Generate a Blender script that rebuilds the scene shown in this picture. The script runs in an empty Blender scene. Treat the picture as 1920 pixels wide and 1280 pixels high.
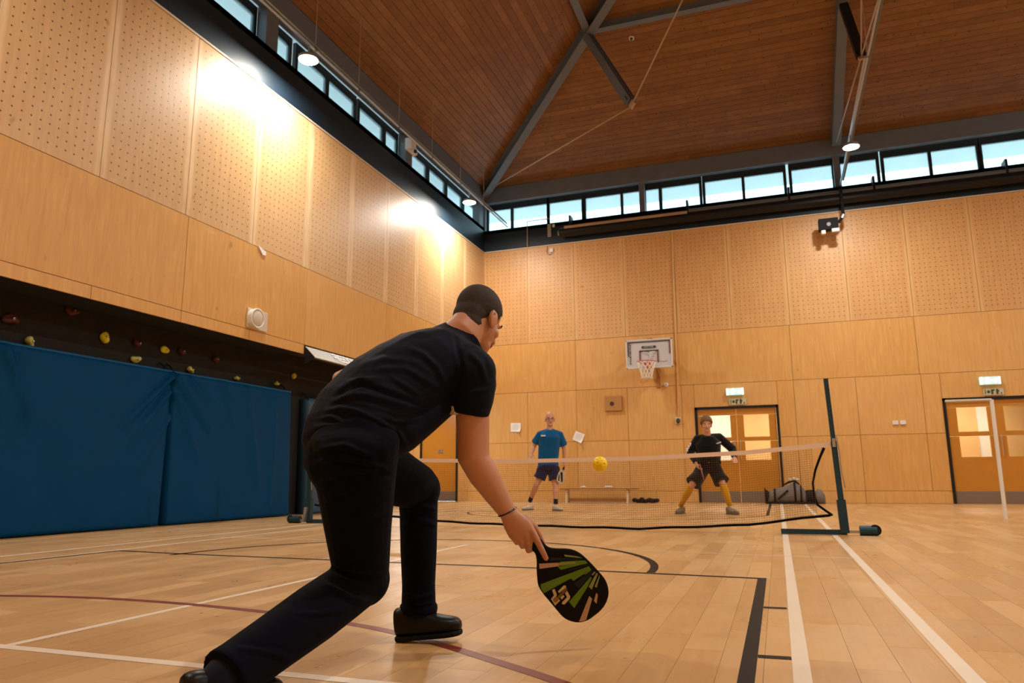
import bpy, bmesh, math, random
import numpy as np
from mathutils import Vector, Matrix
random.seed(7)
rng = np.random.default_rng(7)
S = bpy.context.scene
COL = S.collection
PI = math.pi

# ---------------------------------------------------------------- camera, world, lights, exposure
FPX = 1370.98                       # focal length in pixels of the 1920x1280 frame
CAM = Vector((0.0, 0.0, 0.6))
YAW, PITCH, ROLL = -0.342689, 0.18454, -0.00646
_f = Vector((math.sin(YAW)*math.cos(PITCH), math.cos(YAW)*math.cos(PITCH), math.sin(PITCH)))
_r0 = Vector((math.cos(YAW), -math.sin(YAW), 0.0)); _u0 = _r0.cross(_f)
_r = _r0*math.cos(ROLL)+_u0*math.sin(ROLL); _u = _u0*math.cos(ROLL)-_r0*math.sin(ROLL)
cam = bpy.data.cameras.new('camera'); camo = bpy.data.objects.new('camera', cam); COL.objects.link(camo)
cam.sensor_width = 36.0; cam.lens = FPX/1920*36.0; cam.clip_end = 300; cam.clip_start = 0.05
camo.matrix_world = Matrix(((_r.x, _u.x, -_f.x, CAM.x), (_r.y, _u.y, -_f.y, CAM.y), (_r.z, _u.z, -_f.z, CAM.z), (0, 0, 0, 1)))
cam.dof.use_dof = True; cam.dof.focus_distance = 2.75; cam.dof.aperture_fstop = 6.3
S.camera = camo

W = bpy.data.worlds.new('overcast_sky'); S.world = W; W.use_nodes = True
bg = W.node_tree.nodes['Background']; bg.inputs[0].default_value = (0.60, 0.87, 1.0, 1); bg.inputs[1].default_value = 3.5

S.view_settings.view_transform = 'Standard'; S.view_settings.look = 'None'
S.view_settings.gamma = 1.0; S.view_settings.use_curve_mapping = False
S.view_settings.exposure = 0.0
LAMP_W = 198.0
LAMP_RGB = (1.0, 0.95, 0.85)
LAMPS = [(-6.6, 2.37), (-6.6, 8.93), (-6.6, 15.49), (1.85, 2.37), (1.85, 8.93), (1.85, 15.42),
         (10.3, 2.37), (10.3, 8.93), (10.3, 15.49)]
LAMP_Z = 7.16

# ---------------------------------------------------------------- geometry helpers
def ray(px, py): return _r*((px-960)/FPX) - _u*((py-640)/FPX) + _f
def atd(px, py, d): return CAM + ray(px, py)*d
def onX(px, py, X): d = ray(px, py); return CAM + d*((X-CAM.x)/d.x)
def onY(px, py, Y): d = ray(px, py); return CAM + d*((Y-CAM.y)/d.y)
def onZ(px, py, Z): d = ray(px, py); return CAM + d*((Z-CAM.z)/d.z)

def V(*a): return Vector(a if len(a) > 1 else a[0])

def basis(t, side=None):
    t = t.normalized()
    if side is None or abs(t.dot(side.normalized())) > .999:
        side = Vector((0, 0, 1)) if abs(t.z) < .9 else Vector((1, 0, 0))
    a = (side - t*side.dot(t)).normalized()
    return t, a, t.cross(a).normalized()

class MB:
    def __init__(s): s.v = []; s.f = []
    def add(s, vs, fs):
        n = len(s.v); s.v += [Vector(p) for p in vs]; s.f += [tuple(i+n for i in q) for q in fs]; return s
    def box(s, c, d, ax=None):
        c = Vector(c); ax = ax or (Vector((1, 0, 0)), Vector((0, 1, 0)), Vector((0, 0, 1)))
        h = [a*(k/2) for a, k in zip(ax, d)]
        vs = [c+h[0]*x+h[1]*y+h[2]*z for z in (-1, 1) for y in (-1, 1) for x in (-1, 1)]
        return s.add(vs, [(0, 2, 3, 1), (4, 5, 7, 6), (0, 1, 5, 4), (2, 6, 7, 3), (0, 4, 6, 2), (1, 3, 7, 5)])
    def span(s, a, b):
        return s.box([(p+q)/2 for p, q in zip(a, b)], [abs(p-q) for p, q in zip(a, b)])
    def bar(s, p, q, w, h, side=None):
        p = Vector(p); q = Vector(q); t, a, b = basis(q-p, side)
        return s.box((p+q)/2, ((q-p).length, w, h), (t, a, b))
    def loft(s, rings, cap=True):
        n = len(rings[0]); base = len(s.v)
        for r in rings: s.v += [Vector(p) for p in r]
        for i in range(len(rings)-1):
            for j in range(n):
                k = (j+1) % n
                s.f.append((base+i*n+j, base+i*n+k, base+(i+1)*n+k, base+(i+1)*n+j))
        if cap:
            s.f.append(tuple(base+j for j in reversed(range(n))))
            s.f.append(tuple(base+(len(rings)-1)*n+j for j in range(n)))
        return s
    def tube(s, pts, rad, n=10, side=None, rb=None, dome=0.0, closed=False):
        pts = [Vector(p) for p in pts]; m = len(pts)
        rad = list(rad) if hasattr(rad, '__len__') else [rad]*m
        rb = rad if rb is None else (list(rb) if hasattr(rb, '__len__') else [rb]*m)
        rings = []; prev = side
        for i, p in enumerate(pts):
            if closed: t = pts[(i+1) % m]-pts[i-1]
            else: t = pts[min(i+1, m-1)]-pts[max(i-1, 0)]
            t, a, b = basis(t, side if side is not None else prev); prev = a
            def ring(c, k): return [c+a*(rad[i]*k*math.cos(2*PI*j/n))+b*(rb[i]*k*math.sin(2*PI*j/n)) for j in range(n)]
            if dome and i == 0:
                for e in (.35, .75, .94): 
                    rings.append(ring(p-t*(dome*min(rad[i], rb[i])*math.sqrt(1-e*e)), e))
            rings.append(ring(p, 1))
            if dome and i == m-1:
                for e in (.94, .75, .35):
                    rings.append(ring(p+t*(dome*min(rad[i], rb[i])*math.sqrt(1-e*e)), e))
        if closed: rings.append(rings[0]); return s.loft(rings, False)
        return s.loft(rings)
    def cyl(s, p, q, r, r2=None, n=16): return s.tube([p, q], [r, r if r2 is None else r2], n)
    def ell(s, c, rad, ax=None, n=18, m=12):
        c = Vector(c); ax = ax or (Vector((1, 0, 0)), Vector((0, 1, 0)), Vector((0, 0, 1)))
        b = len(s.v); s.v.append(c-ax[2]*rad[2])
        for i in range(1, m):
            th = PI*i/m
            for j in range(n):
                ph = 2*PI*j/n
                s.v.append(c+ax[0]*(rad[0]*math.sin(th)*math.cos(ph))+ax[1]*(rad[1]*math.sin(th)*math.sin(ph))-ax[2]*(rad[2]*math.cos(th)))
        s.v.append(c+ax[2]*rad[2]); top = len(s.v)-1
        for j in range(n):
            k = (j+1) % n
            s.f.append((b, b+1+k, b+1+j)); s.f.append((top, b+1+(m-2)*n+j, b+1+(m-2)*n+k))
            for i in range(m-2):
                s.f.append((b+1+i*n+j, b+1+i*n+k, b+1+(i+1)*n+k, b+1+(i+1)*n+j))
        return s
    def prism(s, poly, ext):
        poly = [Vector(p) for p in poly]; ext = Vector(ext); n = len(poly)
        vs = poly+[p+ext for p in poly]
        fs = [tuple(reversed(range(n))), tuple(range(n, 2*n))]+[(i, (i+1) % n, n+(i+1) % n, n+i) for i in range(n)]
        return s.add(vs, fs)
    def build(s, name, mat, parent=None, origin=None, smooth=False):
        o = Vector(origin) if origin is not None else (world_loc(parent) if parent else Vector((0, 0, 0)))
        me = bpy.data.meshes.new(name); me.from_pydata([tuple(p-o) for p in s.v], [], s.f); me.update()
        fix_normals(me)
        if smooth: 
            me.polygons.foreach_set('use_smooth', [True]*len(me.polygons))
        ob = bpy.data.objects.new(name, me); COL.objects.link(ob)
        if mat: me.materials.append(mat)
        if parent:
            ob.parent = parent; ob.location = o-world_loc(parent)
        else: ob.location = o
        return ob

def fix_normals(me):
    bm = bmesh.new(); bm.from_mesh(me); bmesh.ops.recalc_face_normals(bm, faces=bm.faces); bm.to_mesh(me); bm.free()

def world_loc(o):
    l = Vector((0, 0, 0))
    while o is not None: l = l+o.location; o = o.parent
    return l

def tag(o, label=None, cat=None, group=None, kind=None):
    if label: o['label'] = label
    if cat: o['category'] = cat
    if group: o['group'] = group
    if kind: o['kind'] = kind
    return o
def thing(name, loc, label, cat, group=None, kind=None):
    o = bpy.data.objects.new(name, None); COL.objects.link(o); o.location = Vector(loc); o.empty_display_size = .1
    return tag(o, label, cat, group, kind)
def inst(mesh, name, loc, scale=(1, 1, 1), rot=None, parent=None, mat=None):
    o = bpy.data.objects.new(name, mesh); COL.objects.link(o)
    o.location = Vector(loc)-(world_loc(parent) if parent else Vector((0, 0, 0))); o.scale = scale
    if rot: o.rotation_euler = rot
    if parent: o.parent = parent
    return o

def bevel(o, w, seg=2):
    m = o.modifiers.new('bevel', 'BEVEL'); m.width = w; m.segments = seg; m.limit_method = 'ANGLE'; return o

# ---------------------------------------------------------------- materials
def newmat(name):
    m = bpy.data.materials.new(name); m.use_nodes = True
    nt = m.node_tree; b = nt.nodes['Principled BSDF']; return m, nt, b
def nd(nt, t, **k):
    n = nt.nodes.new(t)
    for a, v in k.items(): setattr(n, a, v)
    return n
def lk(nt, a, b): nt.links.new(a, b)
def math_(nt, op, a, b=None, clamp=False):
    n = nd(nt, 'ShaderNodeMath', operation=op); n.use_clamp = clamp
    for i, x in enumerate((a, b)):
        if x is None: continue
        if isinstance(x, (int, float)): n.inputs[i].default_value = x
        else: lk(nt, x, n.inputs[i])
    return n.outputs[0]
def mixc(nt, fac, a, b, mode='MIX'):
    n = nd(nt, 'ShaderNodeMix', data_type='RGBA', blend_type=mode)
    for sock, x in ((n.inputs[0], fac), (n.inputs[6], a), (n.inputs[7], b)):
        if isinstance(x, (int, float)): sock.default_value = x
        elif isinstance(x, tuple): sock.default_value = (*x, 1) if len(x) == 3 else x
        else: lk(nt, x, sock)
    return n.outputs[2]
def ramp(nt, fac, stops):
    n = nd(nt, 'ShaderNodeValToRGB'); e = n.color_ramp.elements
    while len(e) < len(stops): e.new(.5)
    for i, (p, c) in enumerate(stops):
        e[i].position = p; e[i].color = (*c, 1) if not isinstance(c, (int, float)) else (c, c, c, 1)
    lk(nt, fac, n.inputs[0]); return n.outputs[0]
def coords(nt, scale=(1, 1, 1), kind='Object', loc=None):
    tc = nd(nt, 'ShaderNodeTexCoord'); mp = nd(nt, 'ShaderNodeMapping'); mp.inputs['Scale'].default_value = scale
    lk(nt, tc.outputs[kind], mp.inputs[0])
    if loc is not None: lk(nt, loc, mp.inputs['Location'])
    return mp.outputs[0]
def noise(nt, vec, scale=5, detail=3, rough=.5, dist=0):
    n = nd(nt, 'ShaderNodeTexNoise'); n.inputs['Scale'].default_value = scale; n.inputs['Detail'].default_value = detail
    n.inputs['Roughness'].default_value = rough; n.inputs['Distortion'].default_value = dist
    lk(nt, vec, n.inputs['Vector']); return n.outputs[0]
def bump(nt, b, h, strength=.2, dist=.01):
    n = nd(nt, 'ShaderNodeBump'); n.inputs['Strength'].default_value = strength; n.inputs['Distance'].default_value = dist
    lk(nt, h, n.inputs['Height']); lk(nt, n.outputs[0], b.inputs['Normal'])
def objrand(nt):
    o = nd(nt, 'ShaderNodeObjectInfo'); g = nd(nt, 'ShaderNodeNewGeometry')
    return math_(nt, 'FRACT', math_(nt, 'ADD', o.outputs['Random'], g.outputs['Random Per Island']))

def plain(name, c, rough=.5, metal=0, spec=.5, var=.0, vscale=8, emit=None, estr=1, bumpk=0, bscale=60):
    m, nt, b = newmat(name)
    b.inputs['Base Color'].default_value = (*c, 1); b.inputs['Roughness'].default_value = rough
    b.inputs['Metallic'].default_value = metal; b.inputs['Specular IOR Level'].default_value = spec
    if var:
        nz = noise(nt, coords(nt), vscale, 4)
        lk(nt, mixc(nt, nz, tuple(x*(1-var) for x in c), tuple(min(1, x*(1+var)) for x in c)), b.inputs['Base Color'])
    if bumpk: bump(nt, b, noise(nt, coords(nt), bscale, 3), bumpk, .004)
    if emit:
        b.inputs['Emission Color'].default_value = (*emit, 1); b.inputs['Emission Strength'].default_value = estr
    return m

def ply_material(name, perforated, pale=False):
    m, nt, b = newmat(name)
    rnd = objrand(nt)
    off = nd(nt, 'ShaderNodeCombineXYZ'); lk(nt, math_(nt, 'MULTIPLY', rnd, 37.0), off.inputs[0]); lk(nt, math_(nt, 'MULTIPLY', rnd, 91.0), off.inputs[2])
    grain = noise(nt, coords(nt, (9, 9, .8), loc=off.outputs[0]), 2.2, 5, .6, .6)
    blotch = noise(nt, coords(nt, (1, 1, 1), loc=off.outputs[0]), 1.7, 4, .55)
    c_lo, c_hi = ((.54, .335, .155), (.67, .445, .225)) if pale else ((.54, .282, .100), (.67, .378, .150)) if perforated else ((.58, .293, .078), (.72, .41, .126))
    col = mixc(nt, ramp(nt, grain, [(.3, .0), (.75, 1.0)]), c_lo, c_hi)
    col = mixc(nt, ramp(nt, blotch, [(.35, .0), (.7, .45)]), col, (.56, .31, .125) if pale else (.56, .27, .085) if perforated else (.58, .285, .065))
    col = mixc(nt, math_(nt, 'MULTIPLY', rnd, .22), col, (.76, .47, .22))
    # knots and scuffs
    kn = noise(nt, coords(nt, (2.6, 2.6, 1.9), loc=off.outputs[0]), 2.1, 1.5, .4)
    col = mixc(nt, ramp(nt, kn, [(.74, .0), (.80, .55)]), col, (.30, .13, .04))
    sc = noise(nt, coords(nt, (1.2, 1.2, 5), loc=off.outputs[0]), 1.6, 6, .7)
    col = mixc(nt, ramp(nt, sc, [(.62, .0), (.74, .35)]), col, (.82, .58, .34))
    tc = nd(nt, 'ShaderNodeTexCoord'); sp = nd(nt, 'ShaderNodeSeparateXYZ'); lk(nt, tc.outputs['Object'], sp.inputs[0])
    ax = math_(nt, 'ABSOLUTE', sp.outputs[0]); az = math_(nt, 'ABSOLUTE', sp.outputs[2])
    if perforated:
        p = .108
        fx = math_(nt, 'SUBTRACT', math_(nt, 'FRACT', math_(nt, 'ADD', math_(nt, 'DIVIDE', sp.outputs[0], p), 200.5)), .5)
        fz = math_(nt, 'SUBTRACT', math_(nt, 'FRACT', math_(nt, 'ADD', math_(nt, 'DIVIDE', sp.outputs[2], p), 200.5)), .5)
        r2 = math_(nt, 'ADD', math_(nt, 'MULTIPLY', fx, fx), math_(nt, 'MULTIPLY', fz, fz))
        dot = ramp(nt, math_(nt, 'SQRT', r2), [(.075, 1.0), (.115, .0)])
        inside = math_(nt, 'MULTIPLY', math_(nt, 'LESS_THAN', ax, p*5.5), math_(nt, 'LESS_THAN', az, 1.32-.075))
        dot = math_(nt, 'MULTIPLY', dot, inside)
        # pale rubbed margins either side of the joints
        edge = ramp(nt, ax, [(.575, .0), (.625, .85)])
        en = noise(nt, coords(nt, (3, 3, .5), loc=off.outputs[0]), 3, 4)
        col = mixc(nt, math_(nt, 'MULTIPLY', edge, ramp(nt, en, [(.30, .15), (.65, 1.0)])), col, (.80, .59, .35) if pale else (.70, .43, .18))
        col = mixc(nt, math_(nt, 'MULTIPLY', dot, .95), col, (.060, .022, .006))
        bump(nt, b, math_(nt, 'SUBTRACT', 1.0, dot), .2, .002)
    lk(nt, col, b.inputs['Base Color'])
    b.inputs['Roughness'].default_value = .42; b.inputs['Specular IOR Level'].default_value = .4
    return m

def floor_material(name):
    m, nt, b = newmat(name)
    rnd = objrand(nt)
    off = nd(nt, 'ShaderNodeCombineXYZ'); lk(nt, math_(nt, 'MULTIPLY', rnd, 53.0), off.inputs[0]); lk(nt, math_(nt, 'MULTIPLY', rnd, 17.0), off.inputs[1])
    geo = nd(nt, 'ShaderNodeNewGeometry')
    def gco(sc):
        mp = nd(nt, 'ShaderNodeMapping'); mp.inputs['Scale'].default_value = sc; lk(nt, geo.outputs['Position'], mp.inputs[0]); lk(nt, off.outputs[0], mp.inputs['Location']); return mp.outputs[0]
    grain = noise(nt, gco((14, 1.1, 1)), 2.0, 5, .6, .5)
    col = mixc(nt, ramp(nt, grain, [(.25, .0), (.8, 1.0)]), (.475, .258, .096), (.585, .345, .145))
    col = mixc(nt, ramp(nt, rnd, [(.0, .45), (.5, .0)]), col, (.39, .215, .08))
    col = mixc(nt, ramp(nt, rnd, [(.55, .0), (1.0, .6)]), col, (.635, .405, .19))
    mp = nd(nt, 'ShaderNodeMapping'); lk(nt, geo.outputs['Position'], mp.inputs[0])
    st = noise(nt, mp.outputs[0], 1.1, 5, .6, .8)
    col = mixc(nt, ramp(nt, st, [(.52, .0), (.72, .35)]), col, (.33, .175, .07))
    sp = noise(nt, mp.outputs[0], 16, 1, .3)
    col = mixc(nt, ramp(nt, sp, [(.80, .0), (.83, .7)]), col, (.12, .05, .02))
    lk(nt, col, b.inputs['Base Color'])
    rr = noise(nt, mp.outputs[0], 2.5, 4, .6)
    lk(nt, ramp(nt, rr, [(.3, .26), (.8, .42)]), b.inputs['Roughness'])
    b.inputs['Specular IOR Level'].default_value = .45
    return m

def ceiling_material(name):
    m, nt, b = newmat(name)
    rnd = objrand(nt)
    off = nd(nt, 'ShaderNodeCombineXYZ'); lk(nt, math_(nt, 'MULTIPLY', rnd, 53.0), off.inputs[0]); lk(nt, math_(nt, 'MULTIPLY', rnd, 29.0), off.inputs[1])
    # local X of a board runs along it; boards share a unit mesh, so Generated spans 0..1 and object scale is real size
    geo = nd(nt, 'ShaderNodeNewGeometry')
    mp = nd(nt, 'ShaderNodeMapping'); lk(nt, geo.outputs['Position'], mp.inputs[0]); lk(nt, off.outputs[0], mp.inputs['Location'])
    grain = noise(nt, mp.outputs[0], 3.0, 5, .6, .4)
    col = mixc(nt, ramp(nt, grain, [(.3, .0), (.75, 1.0)]), (.165, .072, .022), (.24, .108, .036))
    col = mixc(nt, ramp(nt, rnd, [(.0, .3), (.45, .0)]), col, (.115, .045, .014))
    col = mixc(nt, ramp(nt, rnd, [(.6, .0), (1.0, .3)]), col, (.30, .15, .055))
    vo = nd(nt, 'ShaderNodeTexVoronoi'); vo.inputs['Scale'].default_value = 7.0; lk(nt, mp.outputs[0], vo.inputs['Vector'])
    col = mixc(nt, ramp(nt, vo.outputs['Distance'], [(.09, .75), (.16, .0)]), col, (.030, .010, .004))
    lk(nt, col, b.inputs['Base Color']); b.inputs['Roughness'].default_value = .5; b.inputs['Specular IOR Level'].default_value = .3
    return m

def fabric(name, c, rough=.85, sheen=.25, fold=.0, fscale=9):
    m, nt, b = newmat(name)
    nz = noise(nt, coords(nt), 5, 4)
    lk(nt, mixc(nt, nz, tuple(x*.8 for x in c), tuple(x*1.25 for x in c)), b.inputs['Base Color'])
    b.inputs['Roughness'].default_value = rough; b.inputs['Specular IOR Level'].default_value = .03
    b.inputs['Sheen Weight'].default_value = sheen; b.inputs['Sheen Roughness'].default_value = .5
    if fold: bump(nt, b, noise(nt, coords(nt, (1, 1, 2.4)), fscale, 2, .5, 1.2), fold, .03)
    return m

def glassy(name, tint=(1, 1, 1), gloss=.12, rough=.03, diff=0.0):
    m = bpy.data.materials.new(name); m.use_nodes = True; nt = m.node_tree; nt.nodes.clear()
    out = nd(nt, 'ShaderNodeOutputMaterial'); tr = nd(nt, 'ShaderNodeBsdfTransparent'); tr.inputs[0].default_value = (*tint, 1)
    gl = nd(nt, 'ShaderNodeBsdfGlossy'); gl.inputs['Roughness'].default_value = rough
    mx = nd(nt, 'ShaderNodeMixShader'); mx.inputs[0].default_value = gloss
    lk(nt, tr.outputs[0], mx.inputs[1]); lk(nt, gl.outputs[0], mx.inputs[2]); last = mx.outputs[0]
    if diff:
        df = nd(nt, 'ShaderNodeBsdfTranslucent'); df.inputs[0].default_value = (*tint, 1)
        m2 = nd(nt, 'ShaderNodeMixShader'); m2.inputs[0].default_value = diff
        lk(nt, last, m2.inputs[1]); lk(nt, df.outputs[0], m2.inputs[2]); last = m2.outputs[0]
    lk(nt, last, out.inputs[0]); return m

def emis(name, c, s):
    m, nt, b = newmat(name); b.inputs['Base Color'].default_value = (.8, .8, .8, 1)
    b.inputs['Emission Color'].default_value = (*c, 1); b.inputs['Emission Strength'].default_value = s; return m

M = {}
M['ply'] = ply_material('plywood', False)
M['perf'] = ply_material('perforated_plywood', True)
M['perf_pale'] = ply_material('pale_perforated_plywood', True, True)
M['floor'] = floor_material('maple_floor')
M['ceil'] = ceiling_material('pine_boards')
M['backing'] = plain('wall_backing', (.06, .028, .010), .9)
M['steel'] = plain('grey_steel', (.115, .13, .15), .5, 0, .4, .15, 4)
M['fascia'] = plain('navy_fascia', (.006, .014, .024), .45, 0, .35, .2, 3)
M['winframe'] = plain('black_window_frame', (.006, .012, .016), .45)
M['glass'] = glassy('window_glass', (.93, .99, 1.0), .06, .04, .10)
M['soffit'] = plain('outside_soffit', (.80, .82, .82), .8, 0, .3, .10, 2)
M['outground'] = plain('outside_ground', (.66, .68, .66), .9)
M['blackmetal'] = plain('black_metal', (.009, .009, .010), .45, 0, .25)
M['galv'] = plain('galvanised', (.42, .43, .45), .35, .8, .5, .1, 20)
M['rod'] = plain('painted_rod', (.42, .30, .20), .5)
M['lampbody'] = plain('lamp_housing', (.32, .33, .34), .4, .3)
M['lens'] = emis('lamp_lens', (1, .97, .93), 45)
M['white'] = plain('white_plastic', (.72, .70, .66), .4)
M['offwhite'] = plain('cream_plastic', (.60, .52, .42), .5)
M['paper'] = plain('paper', (.85, .83, .80), .8)
M['print'] = plain('faint_print', (.55, .53, .55), .8)
M['vinyl'] = plain('blue_vinyl', (.0005, .055, .165), .55, 0, .08, .12, 2, bumpk=.12, bscale=6)
M['vinyl_edge'] = plain('blue_vinyl_edge', (.01, .10, .24), .5, 0, .2)
M['vinyl_pale'] = plain('pale_blue_vinyl', (.03, .09, .18), .45, 0, .4, .1, 3)
M['climb'] = plain('black_textured_board', (.017, .0155, .014), .85, 0, .3, .5, 40, bumpk=.7, bscale=45)
M['hold_y'] = plain('yellow_hold', (.72, .66, .02), .55, 0, .4, .15, 12)
M['hold_p'] = plain('pale_yellow_hold', (.58, .56, .14), .6, 0, .4, .2, 12)
M['hold_r'] = plain('maroon_hold', (.085, .018, .014), .55, 0, .4, .3, 12)
M['sign'] = plain('grey_sign', (.30, .27, .23), .5)
M['signtext'] = plain('white_letters', (.85, .85, .88), .5)
M['door'] = plain('orange_door', (.50, .205, .022), .32, 0, .5, .10, 3)
M['kick'] = plain('door_kickplate', (.20, .15, .11), .45, .2)
M['line_w'] = plain('white_line', (.72, .60, .47), .38, 0, .45, .06, 3)
M['line_k'] = plain('black_line', (.012, .007, .005), .5, 0, .1, .2, 3)
M['line_r'] = plain('red_line', (.165, .018, .012), .38, 0, .45, .1, 3)
M['line_wt'] = plain('worn_white_line', (.66, .47, .28), .38, 0, .45, .1, 3)
M['tape'] = plain('net_tape', (.80, .62, .50), .7)
M['netcord'] = plain('net_cord', (.15, .07, .03), .8)
M['rope'] = plain('black_rope', (.004, .004, .004), .8, 0, .1)
M['post'] = plain('teal_post', (.012, .045, .065), .5, .1, .3, .25, 8)
M['bagk'] = plain('black_bag', (.006, .006, .007), .7, 0, .2)
M['bagg'] = plain('grey_bag', (.16, .14, .12), .75, 0, .3, .15, 9)
M['rim'] = plain('orange_rim', (.55, .07, .012), .4)
M['board'] = plain('backboard_white', (.52, .52, .55), .3)
M['boardedge'] = plain('backboard_edge', (.62, .60, .60), .5)
M['boardblack'] = plain('backboard_black', (.03, .02, .025), .4)
M['boardred'] = plain('backboard_red', (.16, .02, .02), .4)
M['netw'] = plain('hoop_net', (.82, .76, .66), .8)
M['benchwood'] = plain('bench_wood', (.36, .155, .042), .45, 0, .4, .2, 6)
M['blockwood'] = plain('worn_block_wood', (.46, .235, .075), .6, 0, .3, .15, 6)
M['skin'] = plain('skin', (.46, .225, .135), .5, 0, .4, .12, 12)
M['skin2'] = plain('fair_skin', (.60, .30, .185), .5, 0, .4, .12, 12)
M['hair'] = plain('dark_brown_hair', (.028, .018, .012), .75, 0, .3, .45, 60, bumpk=.5, bscale=260)
M['hair2'] = plain('brown_hair', (.17, .085, .035), .7, 0, .3, .5, 40, bumpk=.6, bscale=90)
M['tee'] = fabric('navy_black_jersey', (.0055, .0072, .0150), .65, .03, .10, 10)
M['trouser'] = fabric('navy_trousers', (.0030, .0040, .0085), .8, .02, .12, 12)
M['shoe'] = plain('black_leather', (.005, .005, .005), .40, 0, .22, .3, 20)
M['sole'] = plain('black_sole', (.004, .004, .004), .6, 0, .15)
M['bluetee'] = fabric('royal_blue_jersey', (.004, .085, .235), .75, .2, .2, 8)
M['navyshort'] = fabric('navy_shorts', (.008, .013, .055), .8, .2, .2, 8)
M['blackjkt'] = fabric('black_jacket', (.006, .006, .006), .7, .2, .25, 8)
M['yellowsock'] = fabric('yellow_sock', (.58, .30, .02), .85, .1)
M['navysock'] = fabric('dark_sock', (.008, .009, .02), .85, .1)
M['wshoe'] = plain('white_trainer', (.55, .48, .38), .55, 0, .4, .25, 20)
M['gshoe'] = plain('grey_trainer', (.17, .13, .085), .6, 0, .4, .3, 20)
M['gum'] = plain('trainer_sole', (.10, .08, .06), .6)
M['eye'] = plain('eye_white', (.75, .70, .65), .3)
M['pupil'] = plain('eye_dark', (.015, .01, .008), .2)
M['lips'] = plain('lips', (.33, .10, .07), .5)
M['brow'] = plain('eyebrow', (.06, .035, .02), .8)
M['ball'] = plain('yellow_ball', (.92, .66, .010), .38, 0, .4)
M['pad_black'] = plain('paddle_black', (.004, .003, .003), .4, 0, .12)
M['pad_green'] = plain('paddle_green', (.105, .235, .014), .4, 0, .15)
M['pad_lime'] = plain('paddle_pale_green', (.25, .29, .10), .4, 0, .15)
M['pad_tan'] = plain('paddle_tan', (.46, .32, .235), .4, 0, .15)
M['pad_navy'] = plain('paddle_navy', (.010, .018, .026), .4, 0, .15)
M['pad_logo'] = plain('paddle_logo', (.52, .45, .26), .4)
M['pad_gold'] = plain('paddle_gold', (.22, .13, .02), .4)
M['pad_text'] = plain('paddle_text', (.20, .27, .06), .4)
M['corr_white'] = plain('corridor_white_wall', (.80, .80, .76), .8)
M['corr_wood'] = plain('corridor_wood_wall', (.70, .46, .21), .5, 0, .4, .12, 3)
M['exit_g'] = emis('exit_green', (.06, .55, .48), .75)
M['exit_w'] = emis('exit_white', (.85, 1.0, .97), 1.8)
M['corrlens'] = emis('corridor_lens', (1, .93, .82), 5)
M['sign_g'] = plain('sign_pale_green', (.50, .47, .30), .6)
M['sign_k'] = plain('sign_dark', (.035, .045, .015), .6)

# ---------------------------------------------------------------- room dimensions
XL, D, XR, YB = -7.30, 18.20, 11.10, -0.20      # upper left wall, far wall, right wall, back wall
Z1, Z2, Z3, Z4 = 1.50, 2.81, 4.12, 6.76         # panel joints
EAVE = 8.66; TAN = .407
APEX = Vector((1.9, 9.0, EAVE+TAN*9.2))

# ---------------------------------------------------------------- floor
floor = MB().span((-10.2, YB-.2, -.20), (XR+.2, D+.1, -.014)).build('floor', M['floor'])
tag(floor, kind='structure', label='pale maple strip sports floor with painted court lines', cat='floor')
bm_ = bmesh.new(); bmesh.ops.create_cube(bm_, size=1.0)
bmesh.ops.bevel(bm_, geom=[e for e in bm_.edges if all(v.co.z > 0 for v in e.verts)], offset=.0, segments=1) if False else None
UNIT = bpy.data.meshes.new('floor_board'); bm_.to_mesh(UNIT); bm_.free(); UNIT.materials.append(M['floor'])
BW = .1372; GAP = .0011
rest = MB(); near = []
x = -10.1; row = 0
while x < XR:
    y = YB + rng.uniform(-1.6, 0)
    while y < D:
        L = rng.uniform(.55, 1.25); y1 = min(y+L, D); y0 = max(y, YB)
        if y1-y0 > .03:
            cx, cy = x+BW/2, (y0+y1)/2
            v = Vector((cx, cy, 0))-CAM; dz = v.dot(_f)
            px = 960+FPX*v.dot(_r)/dz if dz > .3 else 9999
            vis = dz > 1.2 and -80 < px < 2000
            near.append((dz if vis else 1e3+abs(cy), cx, cy, y1-y0))
        y += L
    x += BW; row += 1
near.sort(key=lambda t: t[0])
for i, (dz, cx, cy, L) in enumerate(near):
    if i < 300:
        inst(UNIT, 'floor_board', (cx, cy, -.0065), (BW-GAP, L-GAP, .013), parent=floor)
    else:
        rest.box((cx, cy, -.0065), (BW-GAP, L-GAP, .013))
tag(rest.build('floor_boards', M['floor'], floor), kind='stuff')

def line_strip(pts, w, mat, z=.0006, name='court_line'):
    pts = [Vector((p[0], p[1], 0)) for p in pts]; n = len(pts); vs = []; fs = []
    for i, p in enumerate(pts):
        t = (pts[min(i+1, n-1)]-pts[max(i-1, 0)]).normalized(); s = Vector((-t.y, t.x, 0))*(w/2)
        vs += [p+s+Vector((0, 0, z)), p-s+Vector((0, 0, z))]
    for i in range(n-1): fs.append((2*i, 2*i+1, 2*i+3, 2*i+2))
    return MB().add(vs, fs).build(name, M[mat], floor)
BC = -2.74                                           # centre of the badminton court
for X, ln in ((.028, (2.05, 17.9)), (.507, (1.2, 17.9)), (2*BC-.028, (1.2, 17.9)), (2*BC-.507, (1.2, 17.9))):
    line_strip([(X, ln[0]-.8), (X, ln[1])], .054, 'line_w', .0008)
line_strip([(BC, 2.05), (BC, 6.42)], .045, 'line_w', .0008)
line_strip([(BC, 10.6), (BC, 15.0)], .045, 'line_wt', .0008)
line_strip([(2*BC-.507, 2.06), (.507, 2.06)], .05, 'line_w', .0009)
line_strip([(2*BC-.507, 1.23), (.507, 1.23)], .05, 'line_w', .0009)
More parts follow.
